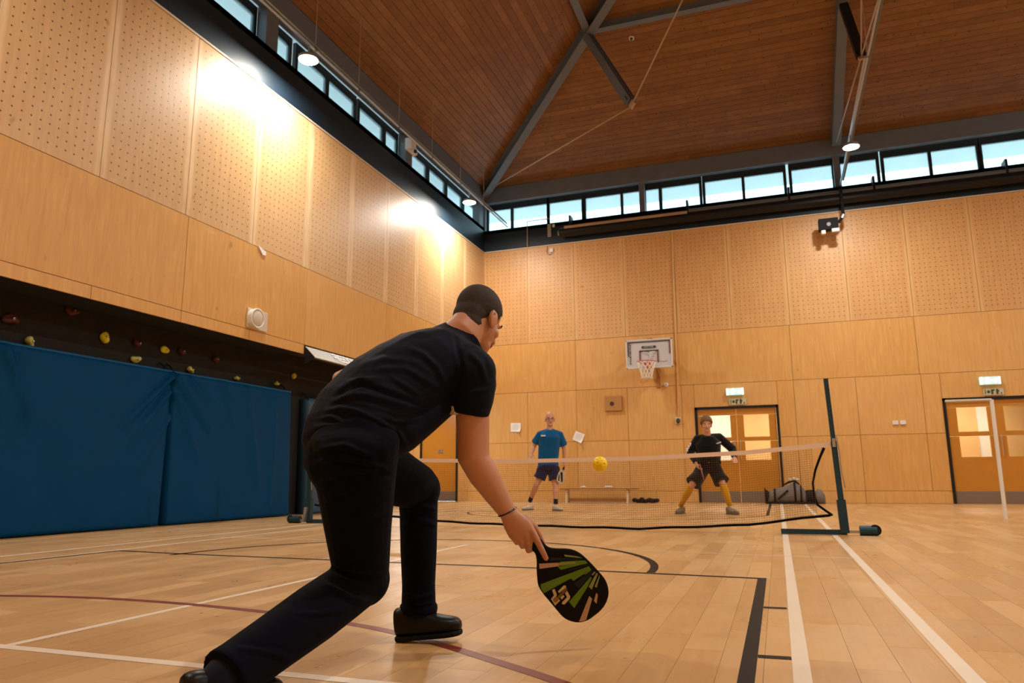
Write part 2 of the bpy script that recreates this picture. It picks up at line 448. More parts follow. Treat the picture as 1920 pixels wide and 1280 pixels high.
line_strip([(2*BC-.507, 6.50), (-2.4, 6.52), (-.2, 6.16), (.50, 6.13)], .04, 'line_wt', .0009)
line_strip([(2*BC-.507, 10.6), (.507, 10.6)], .045, 'line_wt', .0009)
line_strip([(2*BC-.507, 15.0), (.507, 15.0)], .045, 'line_wt', .0009)
line_strip([(-7.5, 6.6), (-6.6, 7.3), (-5.0, 8.3)], .04, 'line_wt', .0007)
line_strip([(-5.45, 5.05), (-4.6, 4.98), (-3.0, 4.93), (-1.6, 4.90), (-.12, 4.79)], .05, 'line_k', .0012)
line_strip([(-.132, 2.0), (-.132, 4.815)], .05, 'line_k', .0013)
line_strip([(-5.45, 5.05), (-5.53, 3.2)], .05, 'line_k', .0013)
line_strip([(-.106, 3.76), (-.004, 3.765)], .045, 'line_k', .0013)
line_strip([(-.106, 2.76), (.0, 2.765)], .045, 'line_k', .0013)
arc = [(-2.76+1.95*math.cos(a), 4.88+2.02*math.sin(a)) for a in np.linspace(.0, PI, 48)]
line_strip(arc, .055, 'line_k', .0012)
red = [(-5.4, 2.4), (-4.6, 2.74), (-3.93, 2.93), (-3.4, 3.02), (-2.85, 3.02), (-2.26, 2.95), (-1.8, 2.845), (-1.49, 2.735), (-1.2, 2.585), (-.875, 2.385), (-.64, 2.23), (-.2, 1.9)]
rs = []
for i in range(len(red)-1):
    p0, p1, p2, p3 = (np.array(red[max(0, min(len(red)-1, i+k))]) for k in (-1, 0, 1, 2))
    for t in np.linspace(0, 1, 6)[:-1]:
        rs.append(tuple(.5*((2*p1)+(-p0+p2)*t+(2*p0-5*p1+4*p2-p3)*t*t+(-p0+3*p1-3*p2+p3)*t**3)))
line_strip(rs+[red[-1]], .05, 'line_r', .0010)
line_strip([(-.20, 12.4), (-.20, 17.6)], .05, 'line_k', .0010)
line_strip([(-7.0, 12.2), (-5.2, 12.9), (-4.2, 12.7)], .05, 'line_k', .0008)
line_strip([(BC+2.6*math.cos(a), 12.9-2.2*math.sin(a)) for a in np.linspace(.2, PI-.2, 30)], .04, 'line_k', .0008)

# ---------------------------------------------------------------- walls with their panels
def panel(parent, name, mat, a0, a1, z0, z1, side, th=.014, gap=.007):
    # side 'L': panel on the left wall facing +X, a = Y; 'F': on the far wall facing -Y, a = X
    mb = MB().box((0, 0, 0), (a1-a0-gap, th, z1-z0-gap))
    me_o = mb.build(name, mat, None, origin=(0, 0, 0))
    bevel(me_o, .002, 1)
    c = (a0+a1)/2
    loc = Vector((XL-th/2, c, (z0+z1)/2)) if side == 'L' else Vector((c, D+th/2, (z0+z1)/2))
    if side == 'L': me_o.rotation_euler = (0, 0, PI/2)
    me_o.parent = parent; me_o.location = loc-world_loc(parent)
    return me_o

wl = MB().span((XL-.30, YB, 2.80), (XL-.016, D+.02, Z4)).span((XL-.05, YB, 2.665), (XL-.016, 10.14, 2.80)).build('wall_left', M['backing'])
tag(wl, kind='structure', label='left plywood clad wall with perforated upper panels', cat='wall')
yj = [.60+1.354*k for k in range(14)]                # joints of the perforated row
yj = [y for y in yj if y < D-.3]+[D]
ya = YB
for y in yj:
    if y-ya > .2: panel(wl, 'perforated_panel', M['perf_pale'], ya, y, Z3, Z4, 'L')
    ya = y
yj2 = [2.02, 4.72, 7.43, 10.14, 12.84, 15.55, D]; ya = YB
for y in yj2:
    panel(wl, 'plywood_panel', M['ply'], ya, y, Z2, Z3, 'L'); ya = y
yj3 = [.65, 2.0, 3.36, 4.71, 6.06, 7.43, 8.78, 10.14]; ya = YB
for y in yj3:
    panel(wl, 'plywood_strip', M['ply'], ya, y, 2.65, Z2, 'L'); ya = y

wf = thing('wall_back', (0, D, 0), 'far plywood clad wall with perforated upper panels', 'wall', kind='structure')
DA = (-1.80, .11, 2.25); DB = (3.49, 5.42, 2.25); DC = (-9.18, -8.06, 2.70)
mbw = MB()
xs = [-10.2, DC[0], DC[1], DA[0], DA[1], DB[0], DB[1], XR+.2]
for i in range(0, 8, 2): mbw.span((xs[i], D+.016, 0), (xs[i+1], D+.30, 2.8))
for d_ in (DA, DB, DC): mbw.span((d_[0], D+.016, d_[2]), (d_[1], D+.30, 2.8))
mbw.span((-10.2, D+.016, 2.8), (XR+.2, D+.30, Z4))
mbw.build('wall_core', M['backing'], wf)
fx = [-6.04, -4.745, -3.42, -2.12, -.82, .51, 1.81, 3.12, 4.43, 5.74, 7.05, 8.36, 9.67, XR]; xa = XL
for x in fx:
    panel(wf, 'perforated_panel', M['perf'], xa, x, Z3, Z4, 'F'); xa = x
xa = -10.2
for x in (-7.40, -4.745, -2.20, .48, 3.11, 5.75, 8.4, XR):
    panel(wf, 'plywood_panel', M['ply'], xa, x, Z2, Z3, 'F'); xa = x
SK = .27
def cutspan(a, b, z0, z1):
    segs = [(a, b)]
    for d_ in (DA, DB, DC):
        if z0 < d_[2]-.01:
            ns = []
            for s0, s1 in segs:
                if d_[1] <= s0 or d_[0] >= s1: ns.append((s0, s1)); continue
                if d_[0]-s0 > .04: ns.append((s0, d_[0]))
                if s1-d_[1] > .04: ns.append((d_[1], s1))
            segs = ns
    return segs
for za, zb, xs_ in ((Z1, Z2, (-9.4, -8.72, -7.39, -6.07, -4.75, -3.43, -2.10, -1.80, .11, .48, 1.80, 3.12, 3.49, 5.42, 5.75, 7.07, 8.4, 9.7, XR)),
                    (SK, Z1, (-9.4, -8.72, -7.39, -6.07, -4.75, -3.43, -2.10, -1.80, .11, .48, 1.80, 3.12, 3.49, 5.42, 5.75, 7.07, 8.4, 9.7, XR)),
                    (0.0, SK, (-8.06, -5.4, -2.8, -1.80, .11, 1.8, 3.49, 5.42, 8.0, XR))):
    xa = -10.2
    for x in xs_:
        for s0, s1 in cutspan(xa, x, za, zb):
            panel(wf, 'plywood_panel' if za > 0 else 'skirting_panel', M['ply'], s0, s1, za, zb, 'F')
        xa = x
for d_ in (DA, DB):                                   # filler above the double doors
    panel(wf, 'plywood_panel', M['ply'], d_[0], d_[1], d_[2], Z2, 'F')

# remaining walls, out of frame
wr = MB().span((XR, YB, 0), (XR+.25, D+.3, 7.4)).build('wall_right', M['ply']); tag(wr, kind='structure', label='right plywood wall beyond the frame', cat='wall')
wb = MB().span((-10.2, YB-.25, 0), (XR+.25, YB, 8.7)).build('wall_front', M['ply']); tag(wb, kind='structure', label='plywood wall behind the camera', cat='wall')
# lower left recess: black climbing wall, soffit and alcove
XB = -8.08
cw = MB().span((XB-.12, YB, 0), (XB, 14.2, 2.79)).build('climbing_wall', M['climb'], origin=(XB-.06, 9, 0))
tag(cw, 'black textured climbing wall behind the blue crash mats', 'climbing wall')
so = MB().span((-10.2, YB, 2.80), (XL-.30, D+.02, 2.90)).build('trim_1', M['backing']); tag(so, kind='structure', label='soffit above the climbing wall recess', cat='trim')
al = MB().span((-10.3, YB, 0), (-10.2, D+.3, 2.9)).build('wall_alcove', M['ply']); tag(al, kind='structure', label='plywood wall at the back of the side alcove', cat='wall')

so = MB().prism([(XL-.02, YB, 2.652), (XB, YB, 2.70), (XB, YB, 2.80), (XL-.02, YB, 2.80)], (0, 10.14-YB, 0)).build('trim_8', M['climb']); tag(so, kind='structure', label='black board closing the gap above the climbing wall', cat='trim')

# fascia and steel eaves beams
def structure(o, label, cat): return tag(o, label, cat, kind='structure')
fa = MB().span((XL-.05, YB, Z4+.03), (XL, D, 7.50)).span((XL-.30, YB, 7.40), (XL, D, 7.50)).build('trim_2', M['fascia'])
structure(fa, 'dark navy fascia above the left wall panels', 'trim')
fb = MB().span((XL-.05, D, Z4+.03), (XR, D+.05, 7.40)).span((XL, D, 7.30), (XR, D+.30, 7.40)).build('trim_3', M['fascia'])
structure(fb, 'dark navy fascia above the far wall panels', 'trim')
ca = MB().span((XL-.02, YB, Z4), (XL+.014, D, Z4+.03)).build('trim_4', M['offwhite']); structure(ca, 'thin timber capping on top of the left panels', 'trim')
cb = MB().span((XL, D-.014, Z4), (XR, D+.02, Z4+.03)).build('trim_5', M['offwhite']); structure(cb, 'thin timber capping on top of the far panels', 'trim')
beams = []
def ibeam(name, p, q, h, w, up, label, mat='steel'):
    p = Vector(p); q = Vector(q); t, a, b = basis(q-p, up)   # a = up-ish, b = sideways
    L = (q-p).length; c = (p+q)/2; o = thing(name, p, label, 'beam')
    MB().box(c, (L, h-.03, .02), (t, a, b)).build('web', M[mat], o)
    MB().box(c+a*(h/2-.0075), (L, .015, w), (t, a, b)).build('flange', M[mat], o)
    MB().box(c-a*(h/2-.0075), (L, .015, w), (t, a, b)).build('flange', M[mat], o)
    return o
def boxbeam(name, p, q, h, w, label, cat='beam', mat='steel'):
    p = Vector(p); q = Vector(q); t, a, b = basis(q-p, Vector((0, 0, 1)))
    o = MB().box((p+q)/2, ((q-p).length, h, w), (t, a, b)).build(name, M[mat], None, origin=p)
    bevel(o, .006, 1); return tag(o, label, cat)
boxbeam('eaves_beam', (XL-.09, YB, 8.43), (XL-.09, D, 8.43), .44, .18, 'long grey steel eaves beam above the left clerestory windows')
boxbeam('eaves_beam', (XL, D+.09, 8.43), (XR, D+.09, 8.43), .44, .18, 'long grey steel eaves beam above the far clerestory windows')

# ---------------------------------------------------------------- clerestory windows
WY, WX = D+.25, XL-.25
def window(idx, side, panes, label):
    o = thing('window_%d' % idx, (panes[0][0], WY, 7.4) if side == 'F' else (WX, panes[0][0], 7.4), label, 'window', kind='structure')
    z0, z1 = 7.34, 8.06 if side == 'F' else 8.04
    a0, a1 = panes[0][0]-.07, panes[-1][1]+.07
    def P(a, d, z): return (a, WY+d, z) if side == 'F' else (WX-d, a, z)
    fr = MB()
    fr.span(P(a0, -.03, z1), P(a1, .04, z1+.17)); fr.span(P(a0, -.03, z0-.05), P(a1, .04, z0+.03))
    edges = [a0]+[v for p in panes for v in p]+[a1]
    for i in range(0, len(edges), 2):
        fr.span(P(edges[i], -.03, z0), P(edges[i+1], .04, z1))
    fr.build('window_frame', M['winframe'], o)
    for a, b in panes:
        MB().span(P(a-.01, -.003, z0), P(b+.01, .003, z1+.01)).build('pane', M['glass'], o)
    return o
far_w = [[(-7.25, -6.59), (-6.51, -5.53)], [(-5.45, -4.54)], [(-4.42, -3.47), (-3.40, -2.95)], [(-2.79, -2.455), (-2.37, -1.42)], [(-1.27, -.37), (-.30, .62)],
         [(.82, 1.73)], [(1.93, 2.71)], [(2.88, 3.81), (3.88, 4.79)], [(4.91, 5.82), (5.89, 6.8)], [(6.95, 7.85), (7.92, 8.8)], [(8.95, 9.85), (9.92, 10.9)]]
left_w = [[(.0, 1.0), (1.08, 1.95)], [(2.1, 3.0), (3.08, 4.0)], [(4.45, 5.3), (5.40, 6.35)], [(6.50, 7.45), (7.53, 8.70)], [(9.15, 9.63)], [(9.88, 10.75), (10.85, 11.74)],
          [(11.95, 12.87), (13.02, 13.50)], [(14.0, 14.98), (15.16, 16.05)], [(16.21, 17.13), (17.31, 18.05)]]
wi = 1; WN = 0
ordn = ['nearest', 'second', 'third', 'fourth', 'fifth', 'sixth', 'seventh', 'eighth', 'ninth', 'tenth', 'eleventh']
for k, p in enumerate(far_w):
    window(wi, 'F', p, 'black framed clerestory window, %s from the left on the far wall' % (ordn[k] if k else 'first')); wi += 1
for k, p in enumerate(reversed(left_w)):
    window(wi, 'L', p, 'black framed clerestory window on the left wall, %s from the far corner' % (ordn[k] if k else 'first')); wi += 1
for X, lab in ((-7.36, 'in the far corner'), (-2.87, 'left of the long dark roller tube brackets'), (1.83, 'behind the hanging floodlight'), (6.88, 'far right beyond the frame')):
    o = MB().box((X, D+.11, 7.88), (.14, .14, 1.0)).build('window_column', M['steel'], None, origin=(X, D+.11, 7.4)); bevel(o, .006, 1)
    tag(o, 'short grey steel column between far clerestory windows, '+lab, 'column')
for Y, lab in ((8.92, 'nearest the camera'), (13.72, 'beside the white sensor'), (18.02, 'next to the far corner'), (4.22, 'beyond the left of the frame')):
    o = MB().box((XL-.12, Y, 7.88), (.20, .30, 1.0)).build('window_column', M['steel'], None, origin=(XL-.12, Y, 7.4)); bevel(o, .006, 1)
    tag(o, 'short grey steel column between left clerestory windows, '+lab, 'column')

# outside: eaves soffit and ground
so = MB().span((XL-2.15, YB-2, 8.32), (XL-.30, D+1.85, 8.40)).build('trim_6', M['soffit']); structure(so, 'pale outside eaves soffit along the left side', 'trim')
so = MB().span((XL-.30, D+.30, 8.32), (XR+2, D+1.85, 8.40)).build('trim_7', M['soffit']); structure(so, 'pale outside eaves soffit beyond the far windows', 'trim')
gr = MB().span((-60, -40, -.5), (60, 80, -.3)).build('outside_ground', M['outground']); structure(gr, 'grey ground outside the hall', 'ground')

# ---------------------------------------------------------------- roof: board ceilings on four slopes
def roof_slab(name, poly, label):
    o = MB().prism(poly, (0, 0, .25)).build(name, M['backing']); return structure(o, label, 'ceiling')
e = .0
TL, TR, BL, BR = (V(XL-.3, D+.3, EAVE-.3*TAN+.03), V(XR+.3, D+.3, EAVE-.3*TAN+.03), V(XL-.3, YB-.3, EAVE-.3*TAN+.03), V(XR+.3, YB-.3, EAVE-.3*TAN+.03))
AP = APEX+V(0, 0, .03)
ceilL = roof_slab('ceiling', [BL, TL, AP], 'left pine boarded roof slope')
ceilF = roof_slab('ceiling', [TL, TR, AP], 'far pine boarded roof slope')
roof_slab('ceiling', [TR, BR, AP], 'right roof slope beyond the frame')
roof_slab('ceiling', [BR, BL, AP], 'rear roof slope behind the camera')
UC = UNIT.copy(); UC.name = 'ceiling_board'; UC.materials.clear(); UC.materials.append(M['ceil'])
CBW = .150; cosr = 1/math.sqrt(1+TAN*TAN)
ang = math.atan(TAN)
def boards(parent, slope):
    items = []; s = .0
    while s < 9.0:                                  # s = plan distance from the wall
        c = s+CBW*cosr/2; z = EAVE+TAN*c-.002
        lo, hi = ((YB+c-.05, D-c+.05) if slope == 'L' else (XL+c-.05, XR-c+.05))
        a = lo-rng.uniform(0, 2.5)
        while a < hi:
            L = rng.uniform(2.2, 4.2); a0, a1 = max(a, lo), min(a+L, hi)
            if a1-a0 > .05:
                m = (a0+a1)/2
                p = V(XL+c, m, z) if slope == 'L' else V(m, D-c, z)
                dv = p-CAM; dz = dv.dot(_f); qx = 960+FPX*dv.dot(_r)/dz if dz > .5 else 1e5; qy = 640-FPX*dv.dot(_u)/dz if dz > .5 else -1e5
                off = max(0, -qx, qx-1920)+max(0, -qy)
                items.append((off, p, a1-a0))
            a += L
        s += CBW*cosr
    items.sort(key=lambda t: t[0]); rest = MB()
    for i, (off, p, L) in enumerate(items):
        if i < 295:
            if slope == 'L': inst(UC, 'ceiling_board', p, (CBW-.007, L-.003, .016), (0, -ang, 0), parent)
            else: inst(UC, 'ceiling_board', p, (L-.003, CBW-.007, .016), (-ang, 0, 0), parent)
        else:
            if slope == 'L': ax = (V(math.cos(ang), 0, math.sin(ang)), V(0, 1, 0), V(-math.sin(ang), 0, math.cos(ang))); d_ = (CBW-.004, L-.003, .016)
            else: ax = (V(1, 0, 0), V(0, math.cos(ang), -math.sin(ang)), V(0, math.sin(ang), math.cos(ang))); d_ = (L-.003, CBW-.004, .016)
            rest.box(p, d_, ax)
    tag(rest.build('ceiling_boards', M['ceil'], parent), kind='stuff')
boards(ceilL, 'L'); boards(ceilF, 'F')

# roof steel: hip rafters, ring purlins, mid rafter, struts and tie rods
def hipz(s): return EAVE+TAN*s
HN = 4.05                                            # plan distance of the ring purlin from the walls
def rafter(p0, p1, label, h=.26, w=.20): return ibeam('roof_rafter', p0, p1, h, w, V(0, 0, 1), label)
def P_hip(s, dz=-.16): return V(XL+s, D-s, hipz(s)+dz)
rafter(P_hip(-.05), P_hip(9.1), 'grey steel hip rafter rising from the far left corner')
hr2 = [V(XR-s, D-s, hipz(s)-.16) for s in (-.05, 9.1)]; rafter(hr2[0], hr2[1], 'grey steel hip rafter from the far right corner beyond the frame')
MX = 1.9
rafter(V(MX-.04, D-.05, hipz(.05)-.16), V(MX-.04, 9.1, hipz(9.1)-.16), 'grey steel rafter rising from the middle of the far wall')
ibeam('roof_purlin', P_hip(HN, -.05), V(XR-HN, D-HN, hipz(HN)-.05), .30, .16, V(0, 0, 1), 'grey steel ring purlin crossing the far roof slope')
ibeam('roof_purlin', P_hip(HN, -.05), V(XL+HN, YB+HN, hipz(HN)-.05), .30, .16, V(0, 0, 1), 'grey steel ring purlin crossing the left roof slope')
# hip truss strut and rods
NODE = P_hip(4.05, -.28); SE = V(-2.19, 13.09, 7.72)
st = thing('roof_strut', SE, 'grey steel strut hanging from the hip rafter node with pale end plate', 'strut')
t_, a_, b_ = basis(SE-NODE, V(1, -1, 0))
MB().box((SE+NODE)/2, ((SE-NODE).length, .17, .02), (t_, a_, b_)).box((SE+NODE)/2+b_*.07, ((SE-NODE).length, .17, .015), (t_, a_, b_)).box((SE+NODE)/2-b_*.07, ((SE-NODE).length, .17, .015), (t_, a_, b_)).build('strut_beam', M['steel'], st)
pl = MB().box(SE+t_*.05, (.16, .14, .03), (t_, a_, b_)).build('end_plate', M['rod'], st)
for k in (-1, 0, 1):
    MB().cyl(SE-t_*(.12+.05*k)+b_*.075+a_*.02, SE-t_*(.12+.05*k)+b_*.09+a_*.02, .013, n=8).build('bolt', M['blackmetal'], st)
def rod(pts, r, label, mat='rod'):
    o = MB().tube(pts, r, 8).build('tie_rod', M[mat], None, origin=pts[0], smooth=True); return tag(o, label, 'tie rod')
rod([P_hip(.40, -.33), SE+t_*.10], .014, 'thin pale tie rod from the far left corner to the hanging strut')
SE2 = APEX+V(-1.8, 1.8, -3.2)
rod([SE+t_*.06, SE+(V(-1.038, 11.94, 8.878)-SE)*1.6], .014, 'thin pale tie rod rising from the hanging strut to the roof apex')
# middle truss
SM = V(MX+.02, 13.45, 8.02); NM = V(MX-.04, 14.6, hipz(3.6)-.28)
st = thing('roof_strut', SM, 'dark steel strut hanging from the middle rafter', 'strut')
t_, a_, b_ = basis(SM-NM, V(1, 0, 0))
MB().box((SM+NM)/2, ((SM-NM).length, .16, .10), (t_, a_, b_)).build('strut_beam', M['blackmetal'], st)
MB().box(SM+t_*.03, (.12, .12, .03), (t_, a_, b_)).build('end_plate', M['rod'], st)
rod([V(MX-.05, D-.15, 8.45), SM], .013, 'thin tie rod from the far wall to the middle strut')
rod([SM+V(.06, 0, 0), V(MX+.08, D-.3, 7.9)], .018, 'bright metal tie rod beside the hanging floodlight', 'galv')
rod([SM, V(MX+.0, 12.0, 9.4), V(MX, 9.3, 12.0)], .012, 'thin tie rod rising from the middle strut towards the apex')
rod([SM, V(MX+.1, 11.0, 7.9), V(MX+.1, 5.0, 8.0)], .012, 'thin horizontal tie rod running overhead from the middle strut')

# smoke detector on the far slope
pd = onY(1184, 71, 13.9); s_ = D-13.9
dp = V(pd.x, D-s_, EAVE+TAN*s_-.02)
# place where the sight line meets the slope
r_ = ray(1184, 71); tt = (EAVE+TAN*D-CAM.z-.02-TAN*CAM.y)/(r_.z+TAN*r_.y); dp = CAM+r_*tt
o = thing('smoke_detector', dp, 'small round white smoke detector on the far roof slope', 'smoke detector')
nrm = V(0, -math.sin(ang), -math.cos(ang))
MB().cyl(dp, dp+nrm*.03, .06, .055, 20).build('base', M['white'], o, smooth=False)
MB().cyl(dp+nrm*.03, dp+nrm*.06, .035, .03, 16).build('sensor', M['sign_k'], o)

# ---------------------------------------------------------------- lighting tracks and floodlights
def floodlight(x, y, label):
    o = thing('floodlight', (x, y, LAMP_Z), label, 'lamp', 'round floodlights on the suspended tracks')
    MB().cyl((x, y, LAMP_Z+.012), (x, y, LAMP_Z+.07), .155, .14, 28).tube([(x, y, LAMP_Z+.07), (x, y, LAMP_Z+.11)], [.14, .06], 28).build('housing', M['lampbody'], o)
    ring = [(x+.155*math.cos(a), y+.155*math.sin(a), LAMP_Z+.012) for a in np.linspace(0, 2*PI, 28, endpoint=False)]
    MB().tube(ring, .008, 6, side=V(0, 0, 1), closed=True).build('rim', M['lampbody'], o)
    MB().cyl((x, y, LAMP_Z+.004), (x, y, LAMP_Z+.012), .148, n=28).build('lens', M['lens'], o)
    MB().cyl((x, y, LAMP_Z+.11), (x, y, 7.43), .012, n=8).build('stem', M['galv'], o)
    ld = bpy.data.lights.new('floodlight_beam', 'AREA'); ld.shape = 'DISK'; ld.size = .29; ld.energy = LAMP_W; ld.color = LAMP_RGB
    lo = bpy.data.objects.new('floodlight_beam', ld); COL.objects.link(lo); lo.parent = o; lo.location = (0, 0, -.002)
    return o
lab = {(-6.6, 15.49): 'round lit floodlight on the left track near the far corner', (-6.6, 8.93): 'round lit floodlight on the left track nearest the camera',
       (1.85, 15.42): 'round lit floodlight on the bright middle pipe over the far wall'}
for (x, y) in LAMPS: floodlight(x, y, lab.get((x, y), 'round lit floodlight beyond the frame on the %s track, %s' % ({-6.6: 'left', 1.85: 'middle', 10.3: 'right'}[x], 'near the camera' if y < 5 else 'halfway along' if y < 12 else 'by the far wall')))
def track(x, label, mat, ys):
    o = thing('lighting_track', (x, D, 7.43), label, 'lighting track')
    MB().tube([(x, YB+.1, 7.44), (x, D, 7.44)], .020, 8).build('pipe', M[mat], o)
    MB().box((x+.05, (YB+D)/2, 7.47), (.035, D-YB-.4, .02)).build('cable_tray', M['steel'], o)
    for y in ys:
        zt = min(EAVE+TAN*min(x-XL, D-y, XR-x), APEX.z)
        MB().tube([(x, y, 7.44), (x, y, zt)], .0055, 6).build('hanger_wire', M['rod'], o)
        MB().box((x, y, 7.45), (.04, .05, .06)).build('clip', M['steel'], o)
track(-6.6, 'long suspended lighting pipe with hanger wires along the left wall', 'galv', [2.5, 4.2, 5.9, 7.5, 9.1, 10.42, 11.92, 13.42, 14.94, 16.42])
track(1.87, 'bright suspended lighting pipe running overhead towards the far wall', 'galv', [2.5, 5.5, 9.0, 12.4])
track(10.3, 'suspended lighting pipe on the right beyond the frame', 'galv', [2.5, 5.5, 9.0, 12.4])

# white sensor on the left beam
o = thing('wall_sensor', onX(770, 272, -7.0), 'white box sensor with small black eye clipped by the left windows', 'sensor')
c = world_loc(o)
bevel(MB().box(c, (.16, .24, .26)).build('body', M['white'], o), .02)
bevel(MB().box(c+V(.06, .05, -.16), (.10, .14, .10)).build('head', M['white'], o), .015)
MB().cyl(c+V(.10, .0, -.16), c+V(.135, .0, -.17), .04, n=14).build('eye', M['blackmetal'], o)
MB().bar(c, c+V(-.25, .05, .12), .03, .03).build('bracket', M['steel'], o)

# ---------------------------------------------------------------- dark roller tubes under the far windows
o = thing('roller_tube', (-5.05, D-.25, 7.0), 'long dark roller tube mounted under the far windows', 'roller')
MB().tube([(-5.05, D-.20, 7.02), (XR-.3, D-.20, 7.02)], .125, 16).build('tube', M['blackmetal'], o, smooth=False)
MB().tube([(-1.7, D-.22, 7.17), (XR-.3, D-.22, 7.17)], .06, 12).build('upper_tube', M['steel'], o)
MB().box((-3.3, D-.30, 7.12), (3.2, .02, .07)).build('rail', M['rod'], o)
for X in (-4.75, -1.7, .7, 2.55, 5.2, 8.2):
    MB().box((X, D-.14, 7.24), (.05, .28, .42)).build('bracket', M['blackmetal'], o)
for X in (-5.06,): MB().cyl((X-.01, D-.20, 7.02), (X-.03, D-.20, 7.02), .07, n=14).build('end_cap', M['galv'], o)
# conduit with elbow at the left of the tubes
c0 = onY(989, 465, D-.03); c1 = onY(989, 415, D-.03); c2 = onY(1031, 408, D-.03)
o = MB().tube([V(c0.x, D-.03, Z4+.02), V(c0.x, D-.03, c1.z), V(c2.x, D-.03, c1.z)], .015, 8).build('conduit_pipe', M['rod'], None, origin=V(c0.x, D-.03, Z4)); tag(o, 'thin pale conduit with an elbow on the far fascia', 'conduit')
c = onY(1030, 432, D-.02); o = MB().box(c, (.10, .03, .36)).build('fascia_label', M['sign'], None, origin=c); tag(o, 'narrow pale vertical label strip on the far fascia', 'label')
c = onY(1038, 423, D-.02); o = MB().box(c, (.06, .03, .08)).build('small_box', M['white'], None, origin=c); tag(o, 'tiny white box on the far fascia beside the label strip', 'box')
o = thing('wall_socket', onY(1034, 469, D-.02), 'small white box with a looped cable at the top of the far panels', 'junction box'); c = world_loc(o)
bevel(MB().box(c, (.11, .05, .11)).build('box', M['white'], o), .01)
MB().tube([c+V(-.12, .01, .12), c+V(-.13, .01, -.05), c+V(-.06, .01, -.13), c+V(.02, .01, -.08)], .006, 6).build('cable', M['blackmetal'], o)
# dark camera / speaker bracket hanging below the far fascia
o = thing('speaker_bracket', onY(1553, 423, D-.42), 'dark bracket with white lamp heads hanging under the far fascia', 'bracket lamp'); c = world_loc(o)
MB().box(c+V(.0, 0, .02), (.42, .22, .26)).build('body', M['bagk'], o)
MB().tube([c+V(.22, .0, .05), c+V(.34, .0, .20), c+V(.33, .0, .86), c+V(.33, .40, .92)], .035, 10).build('arm', M['bagk'], o)
MB().cyl(c+V(.30, -.02, .14), c+V(.34, -.03, .22), .05, n=12).build('joint', M['galv'], o)
for k, (dx, dz, s) in enumerate(((-.12, -.17, .10), (.14, -.14, .17))): bevel(MB().box(c+V(dx, -.06, dz), (s, .10, .10)).build('lamp_head', M['white'], o), .02)
MB().cyl(c+V(.0, -.11, .0), c+V(.0, -.15, -.01), .045, n=14).build('glass_eye', M['galv'], o)

# conduit pair and break-glass point on the far wall
o = MB().tube([V(-2.13, D-.02, 6.74), V(-2.19, D-.02, 2.05)], .022, 8).build('conduit_pipe', M['ply'], None, origin=V(-2.19, D-.02, 2.05)); tag(o, 'tall thin timber coloured conduit right of the basketball hoop', 'conduit')
o = thing('fire_call_point', onY(1271, 788, D-.03), 'small dark wall bell below the tall conduit', 'alarm'); c = world_loc(o)
MB().box(c, (.12, .05, .16)).build('box', M['offwhite'], o); MB().ell(c+V(.01, -.03, -.01), (.05, .03, .065)).build('bell', M['sign_k'], o, smooth=True)

# ---------------------------------------------------------------- doors and the corridor behind
def double_door(idx, d_, label, panes_bright):
    o = thing('door_%d' % idx, ((d_[0]+d_[1])/2, D, 0), label, 'door', kind='structure')
    x0, x1, h = d_; y = D+.03
    fr = MB().span((x0, D-.02, 0), (x0+.055, D+.12, h)).span((x1-.055, D-.02, 0), (x1, D+.12, h)).span((x0, D-.02, h-.055), (x1, D+.12, h))
    fr.build('door_frame', M['blackmetal'], o)
    mid = (x0+x1)/2
    for k, (a, b) in enumerate(((x0+.06, mid-.003), (mid+.003, x1-.06))):
        gx0, gx1 = a+.19, b-.14
        if k: gx0, gx1 = a+.16, b-.17
        lf = MB()
        rows = [(0, .98), (1.42, 1.52), (2.04, h-.06)]
        for r0, r1 in rows: lf.span((a, y, r0+.006), (b, y+.045, r1))
        for r0, r1 in ((.98, 1.42), (1.52, 2.04)): lf.span((a, y, r0), (gx0, y+.045, r1)); lf.span((gx1, y, r0), (b, y+.045, r1))
        leaf = lf.build('door_leaf', M['door'], o)
        for r0, r1 in ((.98, 1.42), (1.52, 2.04)):
            MB().span((gx0, y+.018, r0), (gx1, y+.026, r1)).build('glass_pane', M['doorglass'], leaf)
        MB().span((a+.01, y-.004, .01), (b-.01, y, .26)).build('kick_plate', M['kick'], leaf)
        hx = b-.07 if k == 0 else a+.05
        MB().tube([(hx, y-.05, 1.0), (hx, y-.05, 1.45)], .012, 8).build('pull_handle', M['rod'], leaf)
    return o
M['doorglass'] = glassy('door_glass', (1, .97, .9), .05, .05)
double_door(1, DA, 'orange double doors with glass panes behind the man in black', None)
double_door(2, DB, 'orange double doors with glass panes at the right edge', None)
o = thing('door_3', (-8.6, D, 0), 'plain orange door in the far left alcove', 'door', kind='structure')
MB().span((DC[0], D-.02, 0), (DC[0]+.05, D+.1, DC[2])).span((DC[1]-.05, D-.02, 0), (DC[1], D+.1, DC[2])).span((DC[0], D-.02, DC[2]-.05), (DC[1], D+.1, DC[2])).build('door_frame', M['blackmetal'], o)
MB().span((DC[0]+.05, D+.02, .006), (DC[1]-.05, D+.07, DC[2]-.05)).build('door_leaf', M['door'], o)
MB().span((DC[0]+.06, D+.014, .01), (DC[1]-.06, D+.02, .26)).build('kick_plate', M['kick'], o)
for k in (0, .085): MB().box((-8.62+k, D+.01, 1.33), (.05, .03, .10)).build('lock', M['galv'], o)
